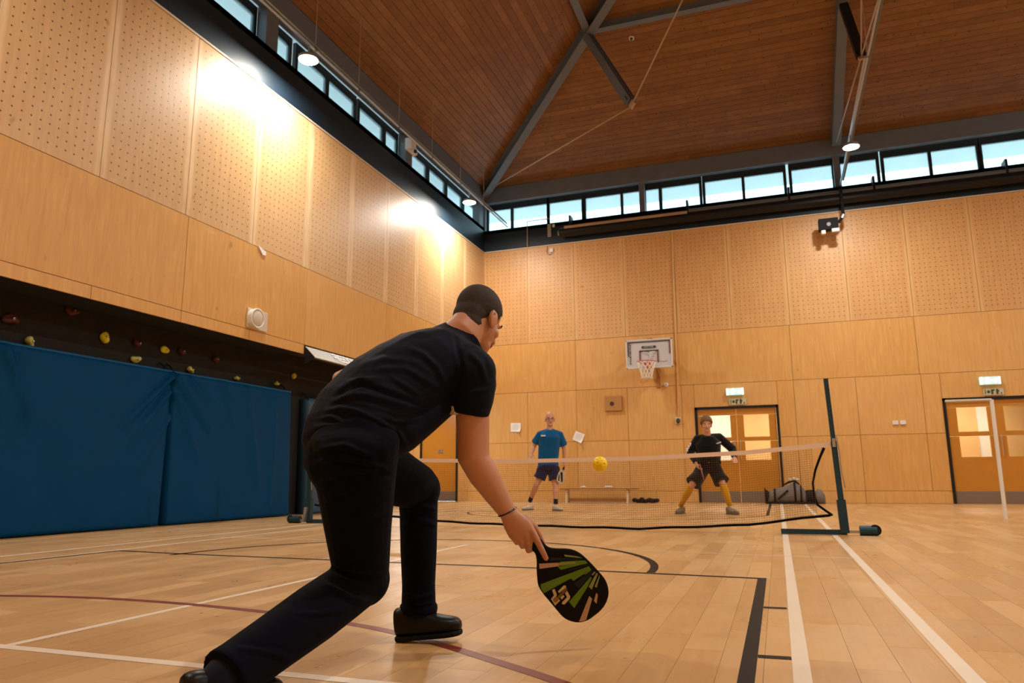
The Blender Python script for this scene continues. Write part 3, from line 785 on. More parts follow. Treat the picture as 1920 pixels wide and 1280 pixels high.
# corridor
co = MB().span((-3.2, D+.30, -.05), (8.6, D+2.6, -.0)).build('floor_corridor', M['corr_wood']); structure(co, 'corridor floor behind the doors', 'floor')
co = MB().span((-3.2, D+.30, 2.62), (8.6, D+2.6, 2.72)).build('ceiling_corridor', M['corr_white']); structure(co, 'corridor ceiling behind the doors', 'ceiling')
YC = D+2.4
xa = onY(1376, 800, YC).x; xb = onY(1832, 790, YC).x; xc = onY(1853, 790, YC).x
co = MB().span((-3.2, YC, 0), (xa, YC+.1, 2.62)).build('wall_corridor', M['corr_white']); structure(co, 'white corridor wall seen through the left glazed door leaf', 'wall')
co = MB().span((xa, YC, 0), (xb, YC+.1, 2.62)).span((xc, YC, 0), (8.6, YC+.1, 2.62)).build('wall_corridor', M['corr_wood']); structure(co, 'timber corridor wall seen through the door glass', 'wall')
co = MB().span((xb, YC+.02, 0), (xc, YC+.1, 2.62)).build('wall_corridor', M['corr_white']); structure(co, 'white strip of corridor wall seen through the right doors', 'wall')
for X in (-3.25, 8.6):
    co = MB().span((X, D+.3, 0), (X+.05, D+2.6, 2.62)).build('wall_corridor', M['corr_white']); structure(co, 'end wall of the corridor behind the doors', 'wall')
for X in (-1.6, .2, 2.6, 4.3):
    o = thing('corridor_light', (X, D+1.3, 2.60), 'ceiling light in the corridor behind the doors, %s from the left' % {-1.6: 'first', .2: 'second', 2.6: 'third', 4.3: 'fourth'}[X], 'lamp', 'corridor ceiling lights')
    MB().box((X, D+1.3, 2.60), (1.0, .3, .03)).build('diffuser', M['corrlens'], o)
    ld = bpy.data.lights.new('corridor_beam', 'AREA'); ld.shape = 'RECTANGLE'; ld.size = 1.0; ld.size_y = .3; ld.energy = 42; ld.color = (1, .92, .80)
    lo = bpy.data.objects.new('corridor_beam', ld); COL.objects.link(lo); lo.parent = o; lo.location = (0, 0, -.03)

o = thing('alcove_fill_light', (-8.75, 16.4, 2.78), 'added ceiling light brightening the side alcove by the plain orange door', 'lamp')  # unseen lamp, added to brighten the alcove and its orange door
MB().cyl((-8.75, 16.4, 2.74), (-8.75, 16.4, 2.80), .18, n=24).build('diffuser', M['corrlens'], o)
ld = bpy.data.lights.new('alcove_fill_beam', 'AREA'); ld.shape = 'DISK'; ld.size = .34; ld.energy = 65; ld.color = LAMP_RGB
lo = bpy.data.objects.new('alcove_fill_beam', ld); COL.objects.link(lo); lo.parent = o; lo.location = (0, 0, -.045)

# ---------------------------------------------------------------- signs on the far wall
def exit_sign(px0, py0, px1, py1, label, label2):
    a = onY(px0, py0, D-.06); b = onY(px1, py1, D-.06); c = (a+b)/2; w = abs(b.x-a.x); h = .17
    o = thing('exit_sign', c, label, 'sign')
    bevel(MB().box(c, (w, .07, h)).build('light_box', M['exit_g'], o), .01)
    y = c.y-.037
    fig = MB()                                         # running figure, door block and arrow of the pictogram
    k = w/.42
    def q(u0, v0, u1, v1): fig.span((c.x+u0*k, y-.004, c.z+v0), (c.x+u1*k, y, c.z+v1))
    q(-.20, -.075, -.155, .075); q(-.09, -.06, -.02, .055); q(-.10, .0, .0, .025); fig.ell((c.x-.04*k, y, c.z+.062), (.016, .004, .016), n=10, m=6)
    q(.03, -.016, .10, .016); fig.prism([(c.x+.09*k, y, c.z-.05), (c.x+.15*k, y, c.z), (c.x+.09*k, y, c.z+.05)], (0, -.004, 0)); q(.165, -.075, .20, .075)
    fig.build('pictogram', M['exit_w'], o)
    c2 = V(c.x+.05, D-.03, c.z-.235); o2 = thing('door_sign', c2, label2, 'sign')
    MB().box(c2, (w*.95, .02, .15)).build('plate', M['sign_g'], o2)
    y2 = c2.y-.012; g = MB()
    def q2(u0, v0, u1, v1): g.span((c2.x+u0*k, y2-.004, c2.z+v0), (c2.x+u1*k, y2, c2.z+v1))
    q2(-.17, -.05, -.155, .05); q2(-.05, -.055, -.01, .05); q2(-.01, .02, .02, .05); q2(.05, -.055, .09, .055); q2(.09, .0, .11, .03); q2(.14, -.055, .16, -.02)
    g.ell((c2.x-.10*k, y2, c2.z), (.03, .004, .035), n=12, m=6)
    g.build('pictogram', M['sign_k'], o2)
exit_sign(1361, 728, 1395, 740, 'lit green exit sign above the doors behind the man in black', 'small pale sign plate under the left exit sign')
exit_sign(1835, 706, 1877, 721, 'lit green exit sign above the right hand doors', 'small pale sign plate under the right exit sign')
c = onY(1686, 792, D-.02); o = thing('wall_socket', c, 'pale double socket plate on the far wall between the doors', 'socket')
for k in (-1, 1): bevel(MB().box(c+V(k*.075, 0, 0), (.12, .03, .09)).build('socket_plate', M['white'], o), .008)
def paper(px, py, w, h, rot, label):
    c = onY(px, py, D-.012); o = thing('paper_notice', c, label, 'paper'); ca, sa = math.cos(rot), math.sin(rot)
    ax = (V(ca, 0, sa), V(0, 1, 0), V(-sa, 0, ca))
    vs = []; fs = []; n = 8                             # sheet with one curled corner
    for j in range(n+1):
        for i in range(n+1):
            u, v = i/n, j/n; curl = max(0, (u-.6)+(.4-v)-.25)
            vs.append(c+ax[0]*((u-.5)*w)+ax[2]*((v-.5)*h)+V(0, -.06*curl*curl*4-.002, 0))
    for j in range(n):
        for i in range(n): fs.append((j*(n+1)+i, j*(n+1)+i+1, (j+1)*(n+1)+i+1, (j+1)*(n+1)+i))
    sh = MB().add(vs, fs).build('sheet', M['paper'], o); sm = sh.modifiers.new('thick', 'SOLIDIFY'); sm.thickness = .0012
    for k in range(5): MB().box(c+ax[2]*(h*(.30-.13*k))+ax[0]*(-.03*w if k % 2 else 0)+V(0, -.0045, 0), (w*(.62 if k else .4), .001, h*.035), ax).build('print_line', M['print'], o)
paper(967, 801, .28, .23, -.02, 'square white notice on the far wall left of the man in blue')
paper(1085, 819, .26, .24, -.40, 'tilted white notice on the far wall right of the man in blue')
c = onY(1150, 756, D-.03); o = thing('wooden_box', c, 'square plywood block with a dark hole on the far wall', 'box')
bevel(MB().box(c, (.44, .06, .38)).build('block', M['blockwood'], o), .008)
MB().cyl(c+V(-.03, -.031, -.01), c+V(-.03, -.036, -.01), .055, n=18).build('hole', M['hold_r'], o)
c = onY(1249, 721, D-.03); o = thing('wall_button', c, 'small round white disc on the far wall below the hoop', 'disc')
MB().cyl(c+V(0, .03, 0), c+V(0, -.02, 0), .055, .045, 18).build('disc', M['white'], o); MB().cyl(c+V(0, -.02, 0), c+V(0, -.03, 0), .018, n=10).build('hub', M['galv'], o)

# ---------------------------------------------------------------- basketball hoop
YH = D-.55
BC_ = onY(1217, 663, YH)
hoop = thing('basketball_hoop', (BC_.x, D, BC_.z), 'white basketball backboard with orange rim and white net on the far wall', 'basketball hoop')
bw, bh = 1.13, .72; c = V(BC_.x, YH, BC_.z)
bd = bevel(MB().box(c, (bw, .045, bh)).build('backboard', M['board'], hoop), .03, 3)
bo = MB()
for dx, dz, w, h in ((0, bh/2-.02, bw, .04), (0, -bh/2+.02, bw, .04), (-bw/2+.02, 0, .04, bh), (bw/2-.02, 0, .04, bh)): bo.box(c+V(dx, -.012, dz), (w, .045, h))
bevel(bo.build('edge_trim', M['boardedge'], bd), .008)
y = c.y-.036
def strip(nm, mat, x0, z0, x1, z1, par=bd): return MB().span((c.x+x0, y-.003, c.z+z0), (c.x+x1, y+.012, c.z+z1)).build(nm, M[mat], par)
strip('border_line', 'boardblack', -.50, .285, .50, .305); strip('border_line', 'boardblack', -.51, -.05, -.49, .305); strip('border_line', 'boardred', .49, -.02, .51, .305)
strip('target_line', 'boardblack', -.23, .055, .23, .085); strip('target_line', 'boardred', -.23, -.22, -.20, .085); strip('target_line', 'boardred', .20, -.22, .23, .085)
strip('logo_plate', 'boardblack', -.17, .135, .17, .19)
def text(s, loc, size, mat, parent, name, right, up, ext=.002, align='CENTER', shear=0, sx=1.0):
    cu = bpy.data.curves.new(name, 'FONT'); cu.body = s; cu.size = size; cu.extrude = ext; cu.align_x = align; cu.align_y = 'CENTER'; cu.shear = shear
    tmp = bpy.data.objects.new(name, cu); COL.objects.link(tmp)
    dg = bpy.context.evaluated_depsgraph_get(); me = bpy.data.meshes.new_from_object(tmp.evaluated_get(dg)); bpy.data.objects.remove(tmp)
    r = Vector(right).normalized(); u = Vector(up).normalized(); n = r.cross(u)
    R = Matrix((r, u, n)).transposed(); o0 = world_loc(parent) if parent else Vector(loc)
    for v in me.vertices: v.co = R @ Vector((v.co.x*sx, v.co.y, v.co.z)) + (Vector(loc)-o0)
    me.materials.clear(); me.materials.append(M[mat])
    ob = bpy.data.objects.new(name, me); COL.objects.link(ob)
    if parent: ob.parent = parent
    else: ob.location = loc
    return ob
text('LIFETIME', c+V(0, -.042, .162), .062, 'board', bd, 'lettering', (1, 0, 0), (0, 0, 1))
for k in range(11):                                     # column of small illegible letters at the left of the board
    zz = .26-.05*k; strip('letter_mark', 'boardblack', -.465, zz, -.445+(.006 if k % 3 else -.004), zz+(.036 if k % 2 else .028))
pic = MB().ell(c+V(.05, -.036, -.02), (.05, .004, .085), n=14, m=8).ell(c+V(.10, -.036, .03), (.055, .004, .03), n=14, m=8).bar(c+V(-.15, -.036, .05), c+V(.03, -.036, -.02), .03, .006, V(0, 0, 1)).bar(c+V(.05, -.036, -.08), c+V(.0, -.036, -.17), .04, .006, V(0, 0, 1))
pic.build('printed_figure', M['print'], bd)
strip('sticker', 'print', .27, -.20, .42, -.13)
RC = V(c.x-.02, YH-.34, c.z-.245)
ring = [RC+V(.225*math.cos(a), .225*math.sin(a), 0) for a in np.linspace(0, 2*PI, 36, endpoint=False)]
MB().tube(ring, .011, 8, side=V(0, 0, 1), closed=True).build('rim', M['rim'], hoop, smooth=True)
MB().box(V(c.x-.02, YH-.06, RC.z-.04), (.16, .12, .14)).bar(RC+V(-.09, .20, 0), V(c.x-.08, YH-.05, RC.z-.06), .025, .02).bar(RC+V(.09, .20, 0), V(c.x+.05, YH-.05, RC.z-.06), .025, .02).build('rim_bracket', M['rim'], hoop)
hn = MB()
lv = [(0, .225), (.09, .20), (.18, .165), (.27, .14), (.36, .125), (.42, .14)]
K = 12
for k in range(K):
    for sgn in (1, -1):
        pts = [RC+V(r*math.cos(2*PI*(k+sgn*.5*i)/K), r*math.sin(2*PI*(k+sgn*.5*i)/K), -z) for i, (z, r) in enumerate(lv)]
        hn.tube(pts, .0085, 5)
hn.build('hoop_net', M['netw'], hoop, smooth=True)
MB().bar(V(c.x-.05, YH+.03, c.z+.30), V(c.x-.05, D-.06, c.z+.42), .06, .05).bar(V(c.x+.15, YH+.03, c.z-.30), V(c.x+.15, D-.06, c.z-.52), .07, .05).bar(V(c.x-.05, YH+.03, c.z-.3), V(c.x-.05, D-.06, c.z-.5), .05, .05).box(V(c.x-.05, D-.033, c.z+.30), (.14, .055, .36)).box(V(c.x+.12, D-.033, c.z-.52), (.10, .055, .50)).build('wall_bracket', M['benchwood'], hoop)

# ---------------------------------------------------------------- bench, dark bundle, bag on the floor at the far wall
YBn = D-.45
bx0, bx1 = onY(1052, 920, YBn).x, onY(1196, 920, YBn).x
o = thing('gym_bench', ((bx0+bx1)/2, YBn, 0), 'low wooden gym bench standing against the far wall', 'bench')
bevel(MB().span((bx0, YBn-.14, .315), (bx1, YBn+.14, .35)).build('seat', M['benchwood'], o), .008)
for X in (bx0+.14, bx1-.26):
    MB().prism([(X, YBn-.13, .0), (X, YBn+.13, .0), (X, YBn+.09, .315), (X, YBn-.09, .315)], (.05, 0, 0)).build('leg', M['line_wt'], o)
MB().span((bx0+.19, YBn-.03, .03), (bx1-.26, YBn+.03, .10)).build('rail', M['benchwood'], o)
for px, s in ((1094, .07), (1141, .11)):
    p = onY(px, 913, YBn-.05); c = V(p.x, YBn-.05, .376); oo = MB().ell(c, (s, .05, .022), n=12, m=8).build('crumpled_tissue', M['paper'], None, origin=c, smooth=True)
    for v in oo.data.vertices: v.co *= 1+.25*math.sin(v.co.x*90+v.co.y*70)
    tag(oo, 'crumpled white tissue on the bench, %s of the two' % ('left' if px < 1100 else 'right'), 'tissue', 'tissues on the bench')
c = V(onY(1211, 936, D-.35).x, D-.35, .06); mb = MB()
for k in range(7): mb.ell(c+V(-.26+.085*k, .02*math.sin(k*2), -.01+.012*math.cos(k*3)), (.075, .10, .05+.008*(k % 3)), n=12, m=8)
o = mb.build('folded_coat', M['bagk'], None, origin=V(c.x, c.y, 0), smooth=True); tag(o, 'dark folded bundle on the floor beside the bench', 'bundle')

YG = D-.55
g0 = onY(1438, 942, YG).x; g1 = onY(1548, 942, YG).x; gl = g1-g0
bag = thing('sports_bag', ((g0+g1)/2, YG, 0), 'grey and black sports holdall lying on the floor by the doors', 'bag')
prof = [(0, .03, .05), (.04, .10, .13), (.15, .13, .17), (.33, .15, .20), (.52, .17, .245), (.62, .15, .20), (.68, .11, .15)]
def bagring(t, ry, rz, n=18): return [V(g0+gl*t, YG+ry*math.cos(2*PI*j/n), max(.004, rz*.95+rz*.95*math.sin(2*PI*j/n)*(1 if math.sin(2*PI*j/n) > 0 else .97))) for j in range(n)]
MB().loft([bagring(*p) for p in prof]).build('body', M['bagg'], bag, smooth=True)
MB().loft([bagring(t, r*1.05, z*1.03) for t, r, z in ((-.03, .04, .19), (.0, .07, .16), (.05, .10, .135))]).build('end_panel', M['bagk'], bag, smooth=True)
MB().loft([bagring(t, r, z) for t, r, z in ((.66, .10, .15), (.70, .13, .16), (.80, .13, .165), (.84, .11, .14))]).build('side_pocket', M['bagk'], bag, smooth=True)
MB().loft([bagring(t, r, z) for t, r, z in ((.82, .09, .12), (.88, .12, .17), (.95, .11, .16), (1.0, .06, .10))]).build('ball_pouch', M['bagg'], bag, smooth=True)
for t, r, z in ((.15, .135, .175), (.50, .172, .246), (.60, .155, .21)):
    MB().loft([bagring(t-.018, r*1.03, z*1.02), bagring(t+.018, r*1.03, z*1.02)]).build('strap', M['bagk'], bag, smooth=True)
MB().bar((g0+gl*.2, YG-.165, .10), (g0+gl*.38, YG-.16, .30), .04, .02).build('strap', M['bagk'], bag)
MB().span((g0, YG-.16, 0), (g0+gl*.83, YG+.14, .045)).build('base', M['bagk'], bag)
MB().tube([(g0+gl*.33, YG, .42), (g0+gl*.4, YG-.05, .47), (g0+gl*.5, YG-.05, .50), (g0+gl*.58, YG, .42)], .022, 8).build('handle', M['bagk'], bag, smooth=True)
for k, t in enumerate((.43, .50, .55)): MB().ell((g0+gl*t, YG-.02, .52+.02*(k % 2)), (.045, .04, .04), n=10, m=8).build('towel_fold', M['wshoe'], bag, smooth=True)

# white goal frame near the right doors
gp = onZ(1886, 972, 0); gt = onY(1859, 749, gp.y); gq = onY(1770, 757, D); gq.z = gt.z
o = thing('goal_frame', (gp.x, gp.y, 0), 'thin white goal upright with a short top bar before the right doors', 'goal')
MB().tube([gp, gt], .026, 10).build('upright', M['white'], o)
MB().tube([gt, onY(1772, 752, gp.y)], .018, 10).build('top_bar', M['offwhite'], o)

# ---------------------------------------------------------------- left wall fittings
o = thing('wall_speaker', V(XL, 8.82, 2.98), 'round cream speaker on a square plate low on the left wall', 'speaker'); c = world_loc(o)
bevel(MB().box(c+V(.012, .10, .0), (.025, .46, .30)).build('back_plate', M['offwhite'], o), .006)
MB().cyl(c+V(.02, 0, 0), c+V(.10, 0, 0), .145, .15, 28).build('body', M['white'], o)
rg = [c+V(.10, .14*math.cos(a), .14*math.sin(a)) for a in np.linspace(0, 2*PI, 28, endpoint=False)]
MB().tube(rg, .014, 6, side=V(1, 0, 0), closed=True).build('rim', M['white'], o, smooth=True)
MB().ell(c+V(.10, 0, 0), (.022, .12, .12)).build('cone', M['offwhite'], o, smooth=True)
c = V(XL+.006, 8.93, 4.08); o = MB().prism([c+V(0, -.09, .06), c+V(0, .10, .01), c+V(0, .10, -.05), c+V(0, .03, -.06)], (.01, 0, 0)).build('paper_scrap', M['paper'], None, origin=c); tag(o, 'torn white paper scrap stuck on the left wall joint', 'paper')

# climbing holds
def hold(px, py, size, mat, label, seed):
    c = onX(px, py, XB+.035); r = random.Random(seed)
    o = thing('climbing_hold', V(XB, c.y, c.z), label, 'climbing hold', 'climbing holds on the black wall')
    mb = MB().ell(V(XB+.035, c.y, c.z), (.05, size*.46, size*.42), n=14, m=10)
    ph = [r.uniform(0, 6) for _ in range(4)]
    for i, v in enumerate(mb.v):
        d = v-V(XB, c.y, c.z); a = math.atan2(d.z, d.y)
        k = 1+.22*math.sin(2*a+ph[0])+.14*math.sin(3*a+ph[1]); mb.v[i] = V(XB, c.y, c.z)+V(max(0, d.x*(1+.3*math.sin(a+ph[2]))), d.y*k, d.z*k)
    mb.build('grip', M[mat], o, smooth=True)
    MB().cyl(V(XB+.07, c.y, c.z), V(XB+.10, c.y, c.z), size*.09, n=8).build('bolt', M['galv'], o)
holds = [(20, 598, .17, 'hold_r', 'maroon climbing hold at the left edge of the photo'), (135, 583, .16, 'hold_r', 'maroon climbing hold highest on the black wall'),
         (56, 640, .13, 'hold_p', 'pale yellow hold behind the top edge at the left of the first mat'), (196, 632, .15, 'hold_y', 'bright yellow wedge hold, largest and clear of the mats'),
         (257, 644, .12, 'hold_r', 'maroon hold between the two bright yellow holds'), (254, 674, .13, 'hold_p', 'pale yellow hold on the first mat edge below a maroon hold'),
         (308, 656, .12, 'hold_y', 'bright yellow hold just left of the joint between the mats'), (340, 659, .12, 'hold_r', 'maroon hold right of the bright yellow pair'),
         (404, 674, .11, 'hold_r', 'maroon hold above the middle of the second mat'), (357, 693, .12, 'hold_p', 'pale yellow hold on the second mat edge near the joint'),
         (444, 709, .10, 'hold_p', 'pale yellow hold at the middle of the second mat edge'), (519, 719, .10, 'hold_p', 'pale yellow hold near the right end of the second mat edge'),
         (551, 704, .11, 'hold_y', 'yellow hold with a black strap at the right end of the second mat')]
for i, h in enumerate(holds): hold(*h, seed=i+3)

# ---------------------------------------------------------------- blue crash mats
def crash_mat(y0, y1, mat, label, folds, lean=.07, xf=-7.75, th=.28, zt=2.09, wedge=0.0):
    o = thing('crash_mat', (xf-.15, (y0+y1)/2, 0), label, 'crash mat', 'crash mats against the climbing wall')
    ny, nz = 64, 48; vs = []; fs = []
    def surf(u, v):
        y = y0+(y1-y0)*u; z = .012+(zt-.012)*v
        if wedge: y += wedge*(1-v)*u*u
        bul = .05*(math.sin(PI*u)**.5)*(math.sin(PI*min(1, max(0, v)))**.5)
        d = 0
        for (ua, va, ub, vb, wd, am) in folds:
            A = np.array([ua*(y1-y0), va*zt]); B = np.array([ub*(y1-y0), vb*zt]); Pp = np.array([u*(y1-y0), v*zt]); AB = B-A
            t = min(1, max(0, float(np.dot(Pp-A, AB)/np.dot(AB, AB)))); ds = float(np.linalg.norm(Pp-A-AB*t))
            d += am*math.exp(-(ds/wd)**2)*(1-.6*t)
        return V(xf-.05+bul+d-lean*v, y, z)
    for j in range(nz+1):
        for i in range(ny+1): vs.append(surf(i/ny, j/nz))
    n1 = len(vs)
    for j in range(nz+1):
        for i in range(ny+1):
            p = surf(i/ny, j/nz); vs.append(V(xf-th-lean*j/nz*.6, p.y, p.z))
    w = ny+1
    for j in range(nz):
        for i in range(ny):
            a = j*w+i; fs.append((a, a+1, a+w+1, a+w)); fs.append((n1+a, n1+a+w, n1+a+w+1, n1+a+1))
    for i in range(ny): fs.append((i, n1+i, n1+i+1, i+1)); a = nz*w+i; fs.append((a, a+1, n1+a+1, n1+a))
    for j in range(nz): a = j*w; fs.append((a, a+w, n1+a+w, n1+a)); a = j*w+ny; fs.append((a, n1+a, n1+a+w, a+w))
    MB().add(vs, fs).build('cover', M[mat], o, smooth=True)
    ed = MB(); top = [surf(i/ny, 1) for i in range(ny+1)]
    ed.tube([p+V(-.012, 0, .002) for p in top], .018, 8); ed.build('top_seam', M['vinyl_edge'], o, smooth=True)
    for u in (.02, .98):
        p = surf(u, 1); MB().tube([p+V(-.05, 0, 0), p+V(-.12, 0, .09), V(XB+.02, p.y, p.z+.13)], .012, 6).build('strap', M['blackmetal'], o)
    return o
crash_mat(5.27, 7.93, 'vinyl', 'large deep blue crash mat nearest the left edge', [(1.0, .97, .70, .62, .035, .10), (.98, .86, .74, .50, .035, .08), (1.0, .70, .82, .33, .035, .08), (.10, .97, .24, .60, .05, .09), (.16, .95, .20, .5, .03, -.06), (.99, .92, .80, .66, .025, -.06)], wedge=-.11)
crash_mat(7.955, 10.62, 'vinyl', 'large deep blue crash mat beside the player, second from the left', [(.0, .97, .26, .62, .035, .11), (.02, .84, .18, .42, .035, .08), (.10, .97, .30, .80, .03, .07), (.35, .98, .45, .7, .05, .06), (.55, .96, .68, .25, .06, .05), (.82, .9, .80, .1, .04, .05)])
crash_mat(11.15, 12.9, 'vinyl_pale', 'paler blue crash mat mostly hidden behind the player', [(.2, .9, .5, .4, .1, .03)], zt=2.02)
# FREEDOM sign: sloping fascia board under the upper wall
sg = thing('climbing_sign', (XL, 10.9, 2.79), 'sloping grey sign board lettered FREEDOM under the left wall', 'sign')
T0 = V(XL+.01, 10.16, 2.785); T1 = V(XL+.01, 13.6, 2.785); B0 = V(XL+.215, 10.16, 2.585); B1 = V(XL+.215, 13.6, 2.585); nn = (T1-T0).cross(B0-T0).normalized()
MB().prism([T0, T1, B1, B0], nn*-.02 if nn.x > 0 else nn*.02).build('board', M['sign'], sg)
MB().prism([V(XL, 10.16, 2.785), V(XL+.21, 10.16, 2.58), V(XL, 10.16, 2.50)], (0, .02, 0)).build('end_bracket', M['blackmetal'], sg)
upv = (T0-B0).normalized(); rt = V(0, 1, 0); n_out = rt.cross(upv)
n_out = n_out if n_out.x > 0 else -n_out
text('FREEDOM', (T0+B0)/2+V(0, 1.06, 0)+n_out*.012, .30, 'signtext', sg, 'lettering', rt, upv, .001, sx=.55)
text('CLIMBING', (T0+B0)/2+V(0, 2.75, 0)+n_out*.012, .19, 'signtext', sg, 'lettering', rt, upv, .004) if False else None

# ---------------------------------------------------------------- net, posts and bases
PR = V(.609, 8.47, 0); PL = V(-6.2, 8.9, 0)
pr_top = onY(1548, 710, 8.47); 
def net_post(base, top, sgn, label):
    o = thing('net_post', base, label, 'net post')
    t, a, b = basis(top-base, V(1, 0, 0))
    mid = base+(top-base)*.59; low = base+(top-base)*.22
    MB().bar(mid, top, .045, .045, V(1, 0, 0)).build('upper_tube', M['post'], o)
    MB().bar(base+V(0, 0, .02), mid, .055, .055, V(1, 0, 0)).build('lower_tube', M['post'], o)
    MB().bar(base+V(0, 0, .02), low, .085, .075, V(1, 0, 0)).build('sleeve', M['post'], o)
    MB().bar(base+V(-.62*sgn, 0, .03), base+V(.02*sgn, 0, .03), .05, .05).build('base_bar', M['post'], o)
    MB().bar(base+V(.04*sgn, 0, .035), base+V(.16*sgn, 0, .035), .03, .03).build('axle', M['galv'], o)
    MB().tube([base+V(.14*sgn, 0, .05), base+V(.30*sgn, 0, .05)], .05, 14).build('weight', M['post'], o)
    MB().tube([base+V(.285*sgn, -.03, .055), base+V(.285*sgn, .03, .055)], .055, 16).build('wheel', M['blackmetal'], o)
    MB().tube([mid+V(.03, -.03, .05), mid+V(.045, -.04, -.1), mid+V(.05, -.03, -.3), low+V(.05, -.03, .12)], .006, 6).build('cord', M['sign'], o)
    MB().bar(mid+V(.0, -.035, -.06), mid+V(.0, -.035, .03), .03, .02, V(1, 0, 0)).build('clamp', M['galv'], o)
    return o
net_post(PR, pr_top, 1, 'dark teal net post with weighted foot at the right of the net')
o = net_post(PL, PL+V(-.02, 0, 1.52), -1, 'dark teal net post with weighted foot by the blue mats')
MB().bar(PL+V(-.02, -.06, .02), PL+V(-.0, -.06, .22), .02, .10, V(1, 0, 0)).build('foot_lever', M['galv'], o)

def interp(pts, x):
    for (x0, z0), (x1, z1) in zip(pts, pts[1:]):
        if x <= x1: t = (x-x0)/(x1-x0); t = max(0, min(1, t)); return z0+(z1-z0)*t
    return pts[-1][1]
tapez = [(-6.2, .93), (-4.6, .865), (-3.1, .828), (-1.5, .838), (-.31, .882), (.58, .955)]
botz = [(-6.2, .26), (-5.4, .16), (-4.846, .11), (-4.086, .06), (-3.12, .032), (-1.53, .022), (-.36, .085), (.474, .20)]
def ny(x): return PR.y+(PL.y-PR.y)*(PR.x-x)/(PR.x-PL.x)
net = thing('badminton_net', ((PR.x+PL.x)/2, ny(-2.8), 0), 'long fine mesh net with pale top tape and black bottom rope', 'net')
xsn = np.linspace(-6.17, .575, 61)
tp = MB(); vs = []; fs = []
for x in xsn: vs += [V(x, ny(x)-.004, interp(tapez, x)), V(x, ny(x)-.004, interp(tapez, x)-.047), V(x, ny(x)+.004, interp(tapez, x)-.047), V(x, ny(x)+.004, interp(tapez, x))]
for i in range(len(xsn)-1):
    for k in range(4): fs.append((4*i+k, 4*i+(k+1) % 4, 4*i+4+(k+1) % 4, 4*i+4+k))
tp.add(vs, fs).build('top_tape', M['tape'], net)
nm = MB(); cr = .0009
def cord(pts):
    b = len(nm.v)
    for p in pts: nm.v += [p+V(cr, 0, cr), p+V(-cr, 0, cr), p+V(0, .001, -cr)] if abs(pts[0].z-pts[-1].z) < .3 else [p+V(cr, 0, 0), p+V(-cr, 0, 0), p+V(0, .0015, 0)]
    for i in range(len(pts)-1):
        for k in range(3): nm.f.append((b+3*i+k, b+3*i+(k+1) % 3, b+3*i+3+(k+1) % 3, b+3*i+3+k))
x = -6.15
while x < .36:
    zt, zb = interp(tapez, x)-.04, interp(botz, x)
    cord([V(x, ny(x), zt), V(x, ny(x)+.01, (zt+zb)/2), V(x, ny(x), zb)]); x += .026
for k in range(1, 31):
    u = k/31; cord([V(x, ny(x)+.01*math.sin(PI*u), (interp(tapez, x)-.04)*(1-u)+interp(botz, x)*u) for x in np.linspace(-6.15, .36, 30)])
tag(nm.build('net_mesh', M['netcord'], net), kind='stuff')
bx = list(np.linspace(-6.1, .47, 50))
br = [V(x, ny(x)-.004, interp(botz, x)+.004*math.sin(x*9)) for x in bx]
side = [onY(px, py, 8.55) for px, py in ((1560, 965), (1548, 957), (1533, 946), (1527, 930), (1524, 905), (1529, 880), (1537, 858), (1545, 839))]
MB().tube(br, .014, 8).build('bottom_rope', M['rope'], net, smooth=True)
MB().tube([br[-1]]+side, [.013]*4+[.011, .011, .012, .013, .016], 8).build('side_rope', M['rope'], net, smooth=True)

# ---------------------------------------------------------------- ball
bc = atd(1125, 870, 3.62)
mb = MB().ell(bc, (.0375, .0375, .0375), n=64, m=40)
gold = PI*(3-math.sqrt(5)); hs = [V(math.cos(gold*i)*math.sqrt(1-(1-2*(i+.5)/36)**2), math.sin(gold*i)*math.sqrt(1-(1-2*(i+.5)/36)**2), 1-2*(i+.5)/36) for i in range(36)]
for i, v in enumerate(mb.v):
    d = (v-bc).normalized(); m = max(d.dot(h) for h in hs)
    if m > math.cos(.115): mb.v[i] = bc+d*.0345
ball = mb.build('perforated_ball', M['ball'], None, origin=bc, smooth=True); tag(ball, 'bright yellow perforated plastic ball in flight by the net tape', 'ball')

# ================================================================ people
def remesh(mb, name, mat, parent, voxel, smooth_it=4, fac=.5, fn=None):
    o0 = world_loc(parent)
    me = bpy.data.meshes.new(name+'_raw'); me.from_pydata([tuple(p-o0) for p in mb.v], [], mb.f); me.update(); fix_normals(me)
    tmp = bpy.data.objects.new(name+'_raw', me); COL.objects.link(tmp)
    md = tmp.modifiers.new('r', 'REMESH'); md.mode = 'VOXEL'; md.voxel_size = voxel; md.use_smooth_shade = True
    if smooth_it: sm = tmp.modifiers.new('s', 'SMOOTH'); sm.iterations = smooth_it; sm.factor = fac
    dg = bpy.context.evaluated_depsgraph_get(); out = bpy.data.meshes.new_from_object(tmp.evaluated_get(dg)); out.name = name
    bpy.data.objects.remove(tmp); bpy.data.meshes.remove(me)
    if fn is not None:
        n = len(out.vertices); co = np.empty(n*3); out.vertices.foreach_get('co', co); co = co.reshape(-1, 3)
        no = np.empty(n*3); out.vertices.foreach_get('normal', no); no = no.reshape(-1, 3)
        co2 = fn(co+np.array(o0), no)-np.array(o0); out.vertices.foreach_set('co', co2.ravel()); out.update()
    out.polygons.foreach_set('use_smooth', [True]*len(out.polygons))
    out.materials.clear(); out.materials.append(mat)
    ob = bpy.data.objects.new(name, out); COL.objects.link(ob); ob.parent = parent
    return ob

